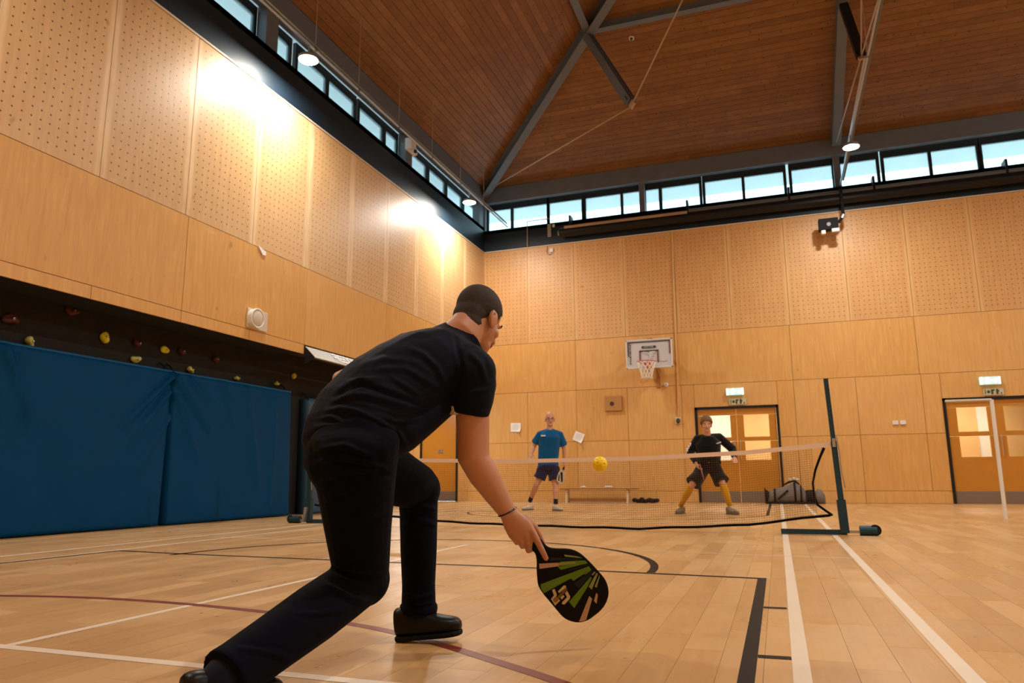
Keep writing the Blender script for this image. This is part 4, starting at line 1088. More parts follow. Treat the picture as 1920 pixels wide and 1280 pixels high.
_CA = np.array(CAM); _RA = np.array(_r); _UA = np.array(_u); _FA = np.array(_f)
def folds_fn(folds):
    # folds: (list of points traced along the crease, width, height): soft ridges pushed out along the cloth normals
    def fn(co, no):
        v = co-_CA; z = v @ _FA; q = np.stack([960+FPX*(v @ _RA)/z, 640-FPX*(v @ _UA)/z], 1)
        side = np.clip(-(no*(v/np.linalg.norm(v, axis=1)[:, None])).sum(1)*1.6, 0, 1)
        d = np.zeros(len(co))
        for pts, w, amp in folds:
            pts = [np.array(p, float) for p in pts]; n = len(pts)-1; best = np.full(len(co), 1e9); par = np.zeros(len(co))
            for i in range(n):
                ab = pts[i+1]-pts[i]; t = np.clip(((q-pts[i]) @ ab)/(ab @ ab), 0, 1); ds = np.linalg.norm(q-pts[i]-t[:, None]*ab, axis=1)
                m = ds < best; best = np.where(m, ds, best); par = np.where(m, (i+t)/n, par)
            fade = np.sin(np.pi*np.clip(par, .03, .97))**.5
            d += amp*fade*(np.exp(-(best/w)**2)-.5*np.exp(-((best-2.0*w)/(w*1.1))**2))
        return co+no*(d*side)[:, None]
    return fn

def head_frame(fwd, up0=V(0, 0, 1)):
    f = fwd.normalized(); r = f.cross(up0).normalized(); u = r.cross(f).normalized(); return f, r, u
def head_into(mb, c, fr, k=1.0, nose=1.0):
    f, r, u = fr; ax = (f, r, u)
    def L(a, b, z): return c+f*(a*k)+r*(b*k)+u*(z*k)
    mb.ell(L(-.010, 0, .035), (.100*k, .078*k, .093*k), ax, 24, 16)
    mb.ell(L(.030, 0, -.030), (.066*k, .064*k, .085*k), ax, 20, 14)
    mb.ell(L(.044, 0, -.088), (.046*k, .050*k, .038*k), ax, 18, 12)
    mb.ell(L(.074, 0, -.104), (.020*k, .024*k, .018*k), ax, 14, 10)
    mb.ell(L(.078, 0, .010), (.018*k, .052*k, .013*k), ax, 14, 10)
    for s in (-1, 1):
        mb.ell(L(.055, .042*s, -.035), (.028*k, .024*k, .022*k), ax, 14, 10)
        mb.ell(L(-.002, .080*s, -.016), (.026*k, .010*k, .034*k), (f, (r+f*(-.35*s)).normalized(), u), 14, 10)
        mb.ell(L(.006, .077*s, -.044), (.012*k, .009*k, .012*k), ax, 10, 8)
    mb.tube([L(.090, 0, .004), L(.104, 0, -.022), L(.106, 0, -.036)], [.010*k, .013*k, .017*k*nose], 10, dome=1)
    mb.ell(L(.086, 0, -.068), (.012*k, .024*k, .010*k), ax, 12, 8)
    return L
def face_parts(body, L, fr, k=1.0, brow='brow', glasses=False):
    f, r, u = fr; ax = (f, r, u)
    for s in (-1, 1):
        e = MB().ell(L(.078, .032*s, -.008), (.013*k, .014*k, .010*k), ax, 14, 10).build('eye', M['eye'], body, smooth=True)
        MB().ell(L(.0895, .032*s, -.008), (.003*k, .006*k, .006*k), ax, 10, 8).build('pupil', M['pupil'], body, smooth=True)
        MB().tube([L(.094, .014*s, .012), L(.093, .034*s, .018), L(.080, .054*s, .012)], [.0035*k, .005*k, .003*k], 8, dome=1).build('eyebrow', M[brow], body, smooth=True)
    MB().tube([L(.092, -.024, -.069), L(.099, -.008, -.067), L(.099, .008, -.067), L(.092, .024, -.069)], [.003*k, .006*k, .006*k, .003*k], 8, dome=1).build('lips', M['lips'], body, smooth=True)
def hair_cap(parent, c, fr, k, mat, limit, rad=(.106, .084, .100), thick=.012, name='hair', wave=0.0, extra=()):
    f, r, u = fr; n, m = 56, 40; cc = c+f*(-.010*k)+u*(.035*k); bmx = bmesh.new(); grid = []
    for i in range(m+1):
        th = PI*i/m; row = []
        for j in range(n):
            ph = 2*PI*j/n; d = V(math.sin(th)*math.cos(ph), math.sin(th)*math.sin(ph), math.cos(th))
            q = 1+wave*math.sin(9*ph+3*th)*math.sin(7*th)
            row.append((V(d.x*rad[0]*q*k, d.y*rad[1]*q*k, d.z*rad[2]*q*k)))
        grid.append(row)
    o0 = world_loc(parent); vm = {}; fs = []
    def keep(p): a = p.x/k-.010; z = p.z/k+.035; return z > limit(a, abs(p.y/k))
    vs = []
    def gv(i, j):
        if (i, j) not in vm:
            p = grid[i][j]; vm[(i, j)] = len(vs); vs.append(cc+f*p.x+r*p.y+u*p.z)
        return vm[(i, j)]
    for i in range(m):
        for j in range(n):
            q = [(i, j), (i, (j+1) % n), (i+1, (j+1) % n), (i+1, j)]
            if all(keep(grid[a][b]) for a, b in q): fs.append(tuple(gv(a, b) for a, b in q))
    hb = MB().add(vs, fs)
    for ec, er in extra: hb.ell(c+f*(ec[0]*k)+r*(ec[1]*k)+u*(ec[2]*k), [q*k for q in er], (f, r, u), 28, 18)
    ob = hb.build(name, mat, parent, smooth=True)
    sm = ob.modifiers.new('s', 'SOLIDIFY'); sm.thickness = thick; sm.offset = -1; return ob

def lerp_pts(tab, a):
    if a <= tab[0][0]: return tab[0][1]
    for (x0, y0), (x1, y1) in zip(tab, tab[1:]):
        if a <= x1: return y0+(y1-y0)*(a-x0)/(x1-x0)
    return tab[-1][1]

def shoe(parent, heel, toe, up, k, mat, solemat, name='shoe', open_h=.095):
    # heel, toe: points on the sole; length taken from them
    ax = (toe-heel); Ln = ax.length; t = ax/Ln; u = (up-t*up.dot(t)).normalized(); s = t.cross(u)
    prof = [(0.0, .024, .012, .085), (.035, .033, .0, open_h), (.14, .037, .0, open_h*1.04), (.27, .038, .0, open_h*.96), (.40, .040, .0, open_h*.86), (.55, .046, .0, .070), (.72, .049, .0, .056), (.87, .043, .0, .050), (.955, .031, .003, .043), (1.0, .014, .010, .030)]
    rings = []; n = 20
    for (a, hw, z0, z1) in prof:
        ring = []
        for j in range(n):
            th = 2*PI*j/n; cx, sx = math.cos(th), math.sin(th)
            cx = math.copysign(abs(cx)**.7, cx); sx = math.copysign(abs(sx)**.75, sx)
            ring.append(heel+t*(a*Ln)+s*(cx*hw*k)+u*(((z0+z1)/2+.010+(z1-z0)/2*sx)*k))
        rings.append(ring)
    o = MB().loft(rings).build(name, mat, parent, smooth=True); sd = o.modifiers.new('sub', 'SUBSURF'); sd.levels = 1; sd.render_levels = 1
    out = [(-.005, .020), (.02, .034), (.14, .041), (.35, .040), (.58, .049), (.76, .052), (.90, .045), (.98, .028), (1.005, .010)]
    poly = [heel+t*((.01+a*.98)*Ln)+s*(w*.94*k) for a, w in out]+[heel+t*((.01+a*.98)*Ln)-s*(w*.94*k) for a, w in reversed(out)]
    so = MB().prism(poly, u*(.017*k)).build('sole', solemat, o); bevel(so, .006, 2)
    return o

# ---------------------------------------------------------------- the player in the foreground
J = dict(P=(650, 822, 2.36), Rh=(668, 838, 2.27), Lh=(634, 825, 2.43), Rk=(680, 1085, 2.40), Ra=(418, 1272, 1.90), Lk=(784, 912, 2.78), La=(787, 1150, 2.78),
         S=(826, 672, 2.70), Rs=(884, 692, 2.56), Ls=(772, 660, 2.86), Re=(888, 858, 2.52), Rw=(953, 962, 2.54), Le=(638, 716, 2.92))
J = {k: atd(*v) for k, v in J.items()}
base = (onZ(740, 1203, 0)+V(J['Ra'].x, J['Ra'].y, 0))/2; base.z = 0
P1 = thing('person', base, 'man in black tee shirt and navy trousers lunging with a paddle', 'person')
Wd = (J['Rs']-J['Ls']).normalized(); FW = V(0, 0, 1).cross(Wd); FW.z = 0; FW.normalize(); RT = FW.cross(V(0, 0, 1))
HC = atd(897, 597, 2.80)
hy = (FW*math.cos(.20)-RT*math.sin(.20)).normalized()
hfwd = (hy*math.cos(.46)+V(0, 0, -math.sin(.46))).normalized()
HF = head_frame(hfwd)
body = MB()
HL = head_into(body, HC, HF, 1.0)
sp_mid = J['P']+(J['S']-J['P'])*.55+V(0, 0, .05)
body.tube([HL(-.03, 0, -.03), HL(-.045, 0, -.10), J['S']+V(0, 0, .02)-FW*.0], [.066, .072, .080], 32, dome=.6)
body.tube([J['P'], sp_mid, J['S']], [.12, .12, .13], 18, side=RT, rb=[.09, .085, .085], dome=.6)
body.tube([J['Ls'], J['Rs']], [.055, .055], 12, dome=.8)
# right arm
ra = [J['Rs'], J['Rs']+(J['Re']-J['Rs'])*.5, J['Re'], J['Re']+(J['Rw']-J['Re'])*.28, J['Re']+(J['Rw']-J['Re'])*.65, J['Rw']]
body.tube(ra, [.062, .059, .056, .055, .044, .032], 36, side=FW, rb=[.062, .058, .054, .051, .040, .027], dome=.5)
# left arm: elbow drawn back, forearm in front of the body
lf_w = atd(745, 770, 3.02)
body.tube([J['Ls'], (J['Ls']+J['Le'])/2, J['Le']], [.055, .050, .043], 32, dome=.6)
body.tube([J['Le'], (J['Le']+lf_w)/2, lf_w, lf_w+(lf_w-J['Le']).normalized()*.09], [.043, .040, .028, .034], 32, dome=.6)
for (h, kn, an) in ((J['Rh'], J['Rk'], J['Ra']), (J['Lh'], J['Lk'], J['La'])):
    body.tube([h, (h+kn)/2, kn], [.082, .072, .052], 32, dome=.5); body.tube([kn, kn+(an-kn)*.35, an], [.048, .048, .034], 32, dome=.5)
# right hand: back of the hand to the camera, index along the paddle face
def hp(px, py, dd): return atd(px, py, 2.54+dd)
wr = J['Rw']
palm = [hp(954, 964, 0), hp(963, 978, -.002), hp(973, 991, -.004), hp(981, 1001, -.004), hp(985, 1007, -.002)]
body.tube(palm, [.031, .040, .046, .045, .036], 24, side=(hp(1003, 984, 0)-hp(955, 1006, 0)), rb=[.026, .021, .019, .017, .013], dome=.6)
fing = {'index': ([hp(997, 994, -.008), hp(1007, 1013, -.018), hp(1016, 1031, -.016), hp(1024, 1047, -.006)], [.0128, .0118, .0108, .0094]),
        'middle': ([hp(987, 1004, -.006), hp(993, 1020, -.014), hp(990.5, 1032, .004), hp(999, 1029, .034), hp(1004, 1022, .048)], [.0128, .0118, .0105, .0095, .0085]),
        'ring': ([hp(974, 1005, -.004), hp(978, 1018, -.010), hp(979, 1024, .012), hp(989, 1020, .040), hp(994, 1014, .050)], [.0122, .011, .0100, .009, .008]),
        'little': ([hp(962, 1001, .0), hp(965, 1011, -.002), hp(968, 1017, .016), hp(978, 1014, .040), hp(984, 1008, .048)], [.0112, .010, .0092, .0085, .0075]),
        'thumb': ([hp(984, 972, .014), hp(1001, 987, .022), hp(1011, 1003, .026), hp(1019, 1021, .024)], [.017, .0145, .012, .0095])}
for pts, rr in fing.values(): body.tube(pts, rr, 16, dome=.9)
for kx, ky in ((998, 995), (987, 1003), (975, 1003), (963, 999)): body.ell(hp(kx, ky, -.010), (.012, .012, .012))
body_o = remesh(body, 'body', M['skin'], P1, .0042, 3)
face_parts(body_o, HL, HF)
hair_tab = [(-.12, -.115), (-.080, -.108), (-.045, -.075), (-.032, -.055), (-.024, -.020), (-.006, .020), (.012, .014), (.022, -.012), (.034, -.015), (.042, .030), (.07, .060), (.12, .075)]
hm = MB().ell(HL(-.010, 0, .035), (.1035, .0815, .0965), HF, 32, 22).ell(HL(-.044, 0, -.018), (.064, .069, .075), HF, 28, 18).ell(HL(-.045, 0, -.065), (.060, .068, .060), HF, 28, 18)
hair_o = remesh(hm, 'hair', M['hair'], P1, .0045, 14)
hb_ = bmesh.new(); hb_.from_mesh(hair_o.data); o0_ = world_loc(P1); kill = []
for f_ in hb_.faces:
    p_ = f_.calc_center_median()+o0_-HC; a_, z_ = p_.dot(HF[0]), p_.dot(HF[2])
    if z_ < lerp_pts(hair_tab, a_)+.003*math.sin(a_*400): kill.append(f_)
bmesh.ops.delete(hb_, geom=kill, context='FACES'); hb_.to_mesh(hair_o.data); hb_.free()
sm_ = hair_o.modifiers.new('s', 'SOLIDIFY'); sm_.thickness = .010; sm_.offset = -1
MB().tube([HL(.0, .082, .018-.02), HL(-.02, .088, .004), HL(-.024, .088, -.022), HL(-.008, .084, -.046)], [.005, .006, .005, .004], 8, dome=1).build('ear_rim', M['skin'], body_o, smooth=True)

# tee shirt
sh = MB()
def tor(px, py, d, a, b): return (atd(px, py, d), a, b)
T = [tor(644, 838, 2.36, .166, .128), tor(652, 812, 2.385, .174, .134), tor(666, 782, 2.42, .180, .138), tor(706, 745, 2.49, .185, .148), tor(752, 716, 2.56, .192, .152), tor(796, 690, 2.63, .195, .146), tor(826, 668, 2.69, .175, .120), tor(848, 648, 2.73, .120, .085)]
sh.tube([t[0] for t in T], [t[1] for t in T], 26, side=RT, rb=[t[2] for t in T], dome=.25)
sh.tube([J['Ls']+(J['Rs']-J['Ls'])*.08, J['S']+V(0, 0, .012), J['Rs']+(J['Ls']-J['Rs'])*.05], [.085, .095, .088], 18, dome=.7)
# loose front of the shirt hanging under the chest
sh.tube([atd(712, 830, 2.40), atd(752, 806, 2.44), atd(790, 776, 2.50), atd(826, 748, 2.56)], [.075, .078, .075, .07], 14, dome=.8)
slv = [J['Rs']+V(0, 0, .005), atd(886, 722, 2.55), atd(884, 752, 2.54), atd(879, 778, 2.535)]
sh.ell(atd(884, 698, 2.555), (.088, .088, .088)); sh.tube(slv, [.084, .085, .076, .068], 18, side=FW, rb=[.084, .083, .076, .070])
lsv = [J['Ls'], J['Ls']+(J['Le']-J['Ls'])*.35, J['Ls']+(J['Le']-J['Ls'])*.72]
sh.tube(lsv, [.085, .075, .064], 16, dome=.1)
NB = atd(879, 632, 2.745); nx = (NB-J['S']).normalized()
sh.tube([J['S']-nx*.02, J['S']+(NB-J['S'])*.6, NB], [.125, .102, .086], 28, side=RT)
fold = [([(650, 716), (680, 712), (714, 710)], 5, .006), ([(628, 744), (650, 728), (676, 719), (710, 730), (748, 745), (781, 756)], 4, -.009), ([(626, 752), (665, 739), (691, 741), (729, 752), (783, 766)], 5, .008),
        ([(612, 771), (639, 764), (672, 771), (710, 788), (747, 809), (762, 837)], 4.5, .009), ([(605, 783), (622, 781), (650, 796), (691, 811), (729, 840)], 4, .009), ([(590, 800), (630, 796), (665, 812), (705, 840), (735, 868)], 4, .008),
        ([(736, 709), (759, 722), (783, 737)], 4, .006), ([(764, 651), (794, 664), (819, 687), (832, 712)], 5, .007), ([(744, 634), (790, 622), (840, 616)], 5, .005), ([(852, 628), (866, 690), (856, 745), (846, 766)], 3.5, -.007),
        ([(690, 770), (740, 790), (785, 785)], 4, .007), ([(700, 690), (760, 690), (820, 725)], 5, .006), ([(872, 655), (900, 680), (912, 715)], 5, .005), ([(862, 752), (885, 735), (915, 730)], 4, .006), ([(660, 690), (720, 672), (780, 680)], 6, .005)]
remesh(sh, 'tee_shirt', M['tee'], P1, .0065, 6, fn=folds_fn(fold))
ct, cA, cB = basis(nx, RT)
MB().tube([NB-nx*.010+cA*(.083*math.cos(a))+cB*(.083*math.sin(a)) for a in np.linspace(0, 2*PI, 30, endpoint=False)], .005, 8, side=nx, closed=True).build('collar', M['tee'], P1, smooth=True)

# trousers
tr = MB()
tr.tube([atd(648, 818, 2.38), J['P']+V(0, 0, -.02), atd(652, 855, 2.34)], [.150, .168, .170], 24, side=RT, rb=[.105, .126, .130], dome=.4)
tr.ell(atd(648, 858, 2.30), (.125, .125, .13)); tr.ell(atd(636, 846, 2.40), (.11, .12, .12))
tr.tube([J['Rh']+V(0, 0, .02), atd(668, 910, 2.29), atd(672, 990, 2.32), atd(677, 1060, 2.37), J['Rk']], [.135, .122, .105, .092, .085], 20, dome=.4)
sk_ = lambda t: J['Rk']+(J['Ra']-J['Rk'])*t
tr.tube([sk_(0), sk_(.18), sk_(.4), sk_(.7), sk_(.92), sk_(1.0)], [.084, .086, .087, .080, .076, .078], 24, dome=0)
tr.tube([J['Lh'], atd(700, 872, 2.58), atd(752, 900, 2.70), J['Lk']], [.128, .112, .098, .084], 24, dome=.5); tr.ell(J['Lk']+V(0, 0, -.01), (.086, .086, .086)); tr.ell(J['Rk']+V(0, 0, .0), (.090, .090, .090))
tr.tube([atd(784, 925, 2.775), atd(785, 960, 2.77), atd(785, 1030, 2.77), atd(785, 1095, 2.78), atd(785, 1130, 2.78), atd(785, 1141, 2.78)], [.076, .072, .069, .063, .065, .067], 24, dome=.0)
tf = [([(600, 842), (647, 835), (702, 858)], 5, .009), ([(592, 905), (647, 880), (702, 883)], 5, .009), ([(616, 936), (663, 909), (725, 897)], 5, .008), ([(590, 870), (630, 856), (690, 868), (730, 880)], 5, .009), ([(612, 1052), (655, 1066), (705, 1070)], 5, .009),
      ([(612, 1072), (659, 1092), (700, 1100)], 5, .009), ([(610, 1095), (655, 1118), (692, 1128)], 5, .008), ([(560, 1150), (600, 1150), (650, 1140)], 5, .006), ([(755, 960), (790, 948), (822, 955)], 4, .007), ([(754, 985), (785, 972), (818, 985)], 4, .006),
      ([(754, 1112), (785, 1120), (816, 1112)], 3.5, .008), ([(754, 1126), (785, 1134), (818, 1128)], 3, .007), ([(450, 1215), (500, 1222), (545, 1232)], 5, .006), ([(640, 960), (690, 965), (730, 950)], 6, .005)]
tro = remesh(tr, 'trousers', M['trouser'], P1, .0065, 5, fn=folds_fn(tf))
cuff = [atd(785, 1140, 2.78)+V(.064*math.cos(a), .064*math.sin(a), 0) for a in np.linspace(0, 2*PI, 28, endpoint=False)]
MB().tube(cuff, .020, 8, side=V(0, 0, 1), rb=.008, closed=True).build('cuff', M['trouser'], P1, smooth=True)
# shoes: the front foot rests on its heel, toe a little raised
heel = onZ(742, 1201, .001); toe = onZ(868, 1188, .028)
shoe(P1, heel, toe, V(0, 0, 1), 1.12, M['shoe'], M['sole'])
MB().tube([atd(785, 1138, 2.78), heel+(toe-heel)*.27+V(0, 0, .07)], [.05, .05], 14, dome=.5).build('sock', M['navysock'], P1, smooth=True)
rt_h = V(J['Ra'].x, J['Ra'].y, .002)-FW*.10-RT*.01; rt_toe = rt_h+(FW*.93-RT*.1)*.30+V(0, 0, .0)
rshoe = shoe(P1, rt_h, rt_toe, V(0, 0, 1), 1.12, M['shoe'], M['sole'])
MB().tube([sk_(.93), J['Ra'], rt_h+(rt_toe-rt_h)*.27+V(0, 0, .06)], [.058, .056, .050], 18, dome=.5).build('sock', M['navysock'], P1, smooth=True)
# bracelet on the right wrist
bw0 = J['Re']+(J['Rw']-J['Re'])*.97; bt, ba, bb = basis(J['Rw']-J['Re'], FW)
MB().tube([bw0+ba*(.0345*math.cos(a))+bb*(.0295*math.sin(a))+bt*(.006*math.cos(a)) for a in np.linspace(0, 2*PI, 28, endpoint=False)], .0028, 8, side=bt, closed=True).build('bracelet', M['pupil'], P1, smooth=True)

pc_ = atd(850, 769, 2.505); pd_ = (-_r*.75-_f*.65).normalized()
MB().cyl(pc_-pd_*.012, pc_+pd_*.008, .0165, .0155, 20).build('arm_patch', M['offwhite'], P1)
# paddle in the right hand
def pp(px, py, e=0.0):                                   # paddle plane: nearly square to the view, tip swung slightly towards the net
    return atd(px, py, 2.575+(px-1060)*.0004+(py-1090)*.0002+e)
outl = [(1000, 1027), (1006, 1036), (1009, 1050), (1009, 1067), (1010, 1082), (1012, 1096), (1020, 1110), (1030, 1122), (1040, 1134), (1050, 1146), (1060, 1156), (1073, 1162), (1087, 1163.5), (1101, 1159.5), (1112, 1152), (1123, 1143),
        (1132, 1132), (1137, 1120), (1138.5, 1109), (1136, 1096), (1130, 1084), (1117, 1069), (1103, 1054), (1089, 1041), (1076, 1033.5), (1061, 1030.5), (1041, 1030), (1029, 1028), (1020, 1022), (1010, 1010)]
_o = [np.array(p, float) for p in outl]; _sm = []
for i in range(len(_o)):
    p0, p1, p2, p3 = (_o[(i+k) % len(_o)] for k in (-1, 0, 1, 2))
    for t in (0, .33, .67): _sm.append(tuple(.5*((2*p1)+(-p0+p2)*t+(2*p0-5*p1+4*p2-p3)*t*t+(-p0+3*p1-3*p2+p3)*t**3)))
outl = _sm
pn = (pp(1100, 1090)-pp(1020, 1090)).cross(pp(1060, 1150)-pp(1060, 1040)).normalized()
if pn.dot(CAM-pp(1060, 1090)) < 0: pn = -pn
pad = thing('pickleball_paddle', pp(1060, 1090), 'black paddle with green rays held by the foreground player', 'paddle')
face = MB().prism([pp(x, y)-pn*.007 for x, y in outl], pn*.014).build('face', M['pad_black'], pad); bevel(face, .003, 2)
eg = [pp(x, y) for x, y in outl]
MB().tube(eg, .0055, 8, side=pn).build('edge_guard', M['pad_black'], pad, smooth=True)
MB().tube([pp(1014, 1032, .0), pp(1003, 1020, .004), pp(988, 1004, .012), pp(968, 984, .022)], [.012, .013, .0135, .0155], 14, side=pn, rb=[.014, .0145, .0145, .016], dome=.3).build('grip', M['pad_black'], pad, smooth=True)
def zp(x, y): return (1000+x/8.533, 1020+y/8.533)
def graphic(name, mat, polys, lift=.0078):
    for poly in polys: MB().prism([pp(*zp(*q))+pn*lift for q in poly], pn*.0006).build(name, M[mat], face)
graphic('green_ray', 'pad_green', [[(420, 265), (640, 250), (820, 245), (860, 290), (700, 325), (430, 395), (380, 345), (660, 295), (655, 262), (420, 275)], [(105, 625), (880, 335), (910, 385), (630, 570), (590, 530), (160, 765), (115, 690)], [(905, 505), (925, 520), (860, 660), (645, 1005), (560, 905)]])
graphic('green_ray', 'pad_lime', [[(480, 150), (690, 178), (765, 205), (500, 185)], [(655, 262), (680, 295), (400, 330), (380, 300), (420, 275)], [(915, 385), (905, 405), (815, 470), (805, 465)], [(1000, 440), (1020, 465), (925, 710), (875, 665)], [(1045, 480), (1050, 510), (1000, 680), (970, 660)], [(965, 420), (980, 435), (940, 485), (922, 470)]])
graphic('tan_ray', 'pad_tan', [[(85, 295), (400, 280), (400, 335), (90, 378)], [(885, 810), (930, 855), (835, 1190), (780, 1215), (722, 1218)], [(995, 760), (1020, 790), (1000, 935), (958, 890)]])
graphic('navy_ray', 'pad_navy', [[(260, 190), (760, 215), (800, 235), (265, 250)], [(545, 390), (860, 305), (880, 315), (560, 410)], [(640, 610), (900, 420), (935, 385), (950, 440), (720, 690)]])
graphic('logo', 'pad_logo', [[(290, 715), (330, 695), (368, 790), (350, 830), (420, 880), (340, 965), (272, 860), (320, 800)], [(385, 735), (480, 640), (515, 650), (505, 680), (400, 765)], [(530, 725), (580, 820), (570, 860), (490, 945), (450, 940), (450, 910), (530, 830), (495, 770)], [(425, 830), (470, 795), (490, 820), (440, 870)]], .0080)
gm = MB(); gc = pp(*zp(348, 868))+pn*.0087; gu = (pp(*zp(448, 868))-pp(*zp(348, 868))).normalized(); gv_ = pn.cross(gu)
gm.prism([gc+gu*(.0095*math.cos(a))+gv_*(.0095*math.sin(a)) for a in np.linspace(0, 2*PI, 18, endpoint=False)], pn*.0005)
for k in (-12, 0, 12): gm.prism([pp(*zp(370+k, 850+k))+pn*.0087, pp(*zp(376+k, 857+k))+pn*.0087, pp(*zp(526+k*.6, 690+k))+pn*.0087, pp(*zp(520+k*.6, 683+k))+pn*.0087], pn*.0004)
gm.build('logo_detail', M['pad_gold'], face)
tx_r = (pp(*zp(150, 690))-pp(*zp(430, 560))).normalized(); tx_u = pn.cross(tx_r)
text('TORQUE', pp(*zp(285, 628))+pn*.0092, .0165, 'pad_text', face, 'lettering', tx_r, tx_u, .0003)

# ---------------------------------------------------------------- the two opponents beyond the net
def opponent(name_label, d0, feet, jj, rr, mats, voxel=.0075, headc=None, facing=None, hk=1.0, extras=None):
    pass

def build_far(label, J, spec):
    feet_mid = (J['la']+J['ra'])/2; P = thing('person', V(feet_mid.x, feet_mid.y, 0), label, 'person')
    F = spec['fwd']; R_ = F.cross(V(0, 0, 1)); b = MB(); HFr = head_frame(spec.get('hfwd', F))
    L = head_into(b, J['h'], HFr, spec.get('hk', 1.0))
    b.tube([L(-.02, 0, -.05), J['n']-V(0, 0, .04)], [.055, .065], 14, dome=.5)
    b.tube([J['p'], (J['p']+J['n'])/2, J['n']-V(0, 0, .10)], [.13, .13, .14], 18, side=R_, rb=[.10, .10, .09], dome=.5)
    for s in 'lr':
        b.tube([J['n']-V(0, 0, .08), J[s+'s'], (J[s+'s']+J[s+'e'])/2, J[s+'e']], [.06, .056, .050, .042], 12, dome=.5)
        b.tube([J[s+'e'], J[s+'e']+(J[s+'w']-J[s+'e'])*.3, J[s+'w']], [.042, .042, .028], 12, dome=.5)
        hd = (J[s+'w']-J[s+'e']).normalized(); hv = spec['hand'][s]; cur = spec['curl'][s]
        w = J[s+'w']; kn = w+hd*.085
        b.tube([w, w+hd*.045, kn], [.030, .040, .038], 12, side=hv, rb=[.022, .018, .015], dome=.6)
        for i in range(4):
            o_ = kn+hv*((i-1.5)*.0205); ln = (.075, .085, .080, .062)[i]
            b.tube([o_-hd*.01, o_+hd*ln*.4, o_+hd*ln*.65+cur*.030, o_+hd*ln*.55+cur*.052], [.0095, .0090, .0082, .0072], 8, dome=.9)
        tb = w+hd*.025-hv*.034*spec['thumb'][s]*-1
        b.tube([tb, tb+hv*.022*spec['thumb'][s]+hd*.02+cur*.012, tb+hv*.02*spec['thumb'][s]+hd*.045+cur*.03], [.013, .011, .0085], 8, dome=.9)
        b.tube([J[s+'h'], (J[s+'h']+J[s+'k'])/2, J[s+'k']], [.085, .075, .054], 14, dome=.5)
        b.tube([J[s+'k'], J[s+'k']+(J[s+'a']-J[s+'k'])*.32, J[s+'k']+(J[s+'a']-J[s+'k'])*.7, J[s+'a']], [.053, .058, .044, .036], 14, dome=.5)
    bo = remesh(b, 'body', spec['skin'], P, .0055, 3)
    face_parts(bo, L, HFr, spec.get('hk', 1.0), spec.get('brow', 'brow'))
    # top
    t = MB(); w, dpt = spec['w']
    t.tube([spec['hem'], J['p']+V(0, 0, .10), (J['p']+J['n'])/2, J['n']-V(0, 0, .15), J['n']-V(0, 0, .05)], [w*.98, w*.96, w, w*1.03, w*.6], 24, side=R_, rb=[dpt, dpt*1.02, dpt, dpt*.95, dpt*.65], dome=.15)
    for s in 'lr':
        t.tube([J['n']-V(0, 0, .075), J[s+'s']+V(0, 0, .005), J[s+'s']+(J[s+'e']-J[s+'s'])*spec['sl']], [.078, .072, spec['slr']], 20, dome=.25 if spec['sl'] > .9 else .0)
        if spec.get('long'):
            t.tube([J[s+'e'], J[s+'e']+(J[s+'w']-J[s+'e'])*.55, J[s+'e']+(J[s+'w']-J[s+'e'])*.95], [.062, .056, .042], 14, dome=.2)
    if spec.get('collar'): t.tube([J['n']-V(0, 0, .12)+CF*.01, J['n']-V(0, 0, .035)+CF*.025], [.10, .084], 20)
    top = remesh(t, spec['topname'], spec['topmat'], P, .009, 4, fn=folds_fn(spec.get('folds', [])) if spec.get('folds') else None)
    # shorts
    q = MB(); q.tube([J['p']+V(0, 0, .06), J['p']-V(0, 0, .05)], [w*.93, w*.98], 22, side=R_, rb=[dpt*.95, dpt*1.02], dome=.3)
    for s in 'lr':
        e_ = J[s+'h']+(J[s+'k']-J[s+'h'])*spec['short']; q.tube([J[s+'h']+V(0, 0, .04), (J[s+'h']+e_)/2, e_], [.115, .114, spec['shr']], 22, dome=0)
    remesh(q, 'shorts', spec['shortmat'], P, .008, 2)
    for s in 'lr':
        k0 = spec['sock']; a_ = J[s+'a']; kk = J[s+'k']
        pts = [a_+(kk-a_)*u for u in ((-.04, k0*.5, k0) if k0 < .5 else (-.04, .3, .6, k0))]
        rr = [.041, .041, .043] if k0 < .5 else [.041, .050, .062, .060]
        MB().tube(pts, rr, 16, dome=.2).build('sock', spec['sockmat'], P, smooth=True)
        hl, te = spec['feet'][s]; shoe(P, hl, te, V(0, 0, 1), spec.get('sk', 1.12), spec['shoemat'], M['gum'])
    return P, L, HFr, top

def cube_view(d):                                        # world direction helpers for figures facing the camera
    return None
CF = V(_f.x, _f.y, 0).normalized(); CR = V(_r.x, _r.y, 0).normalized(); ZU = V(0, 0, 1)
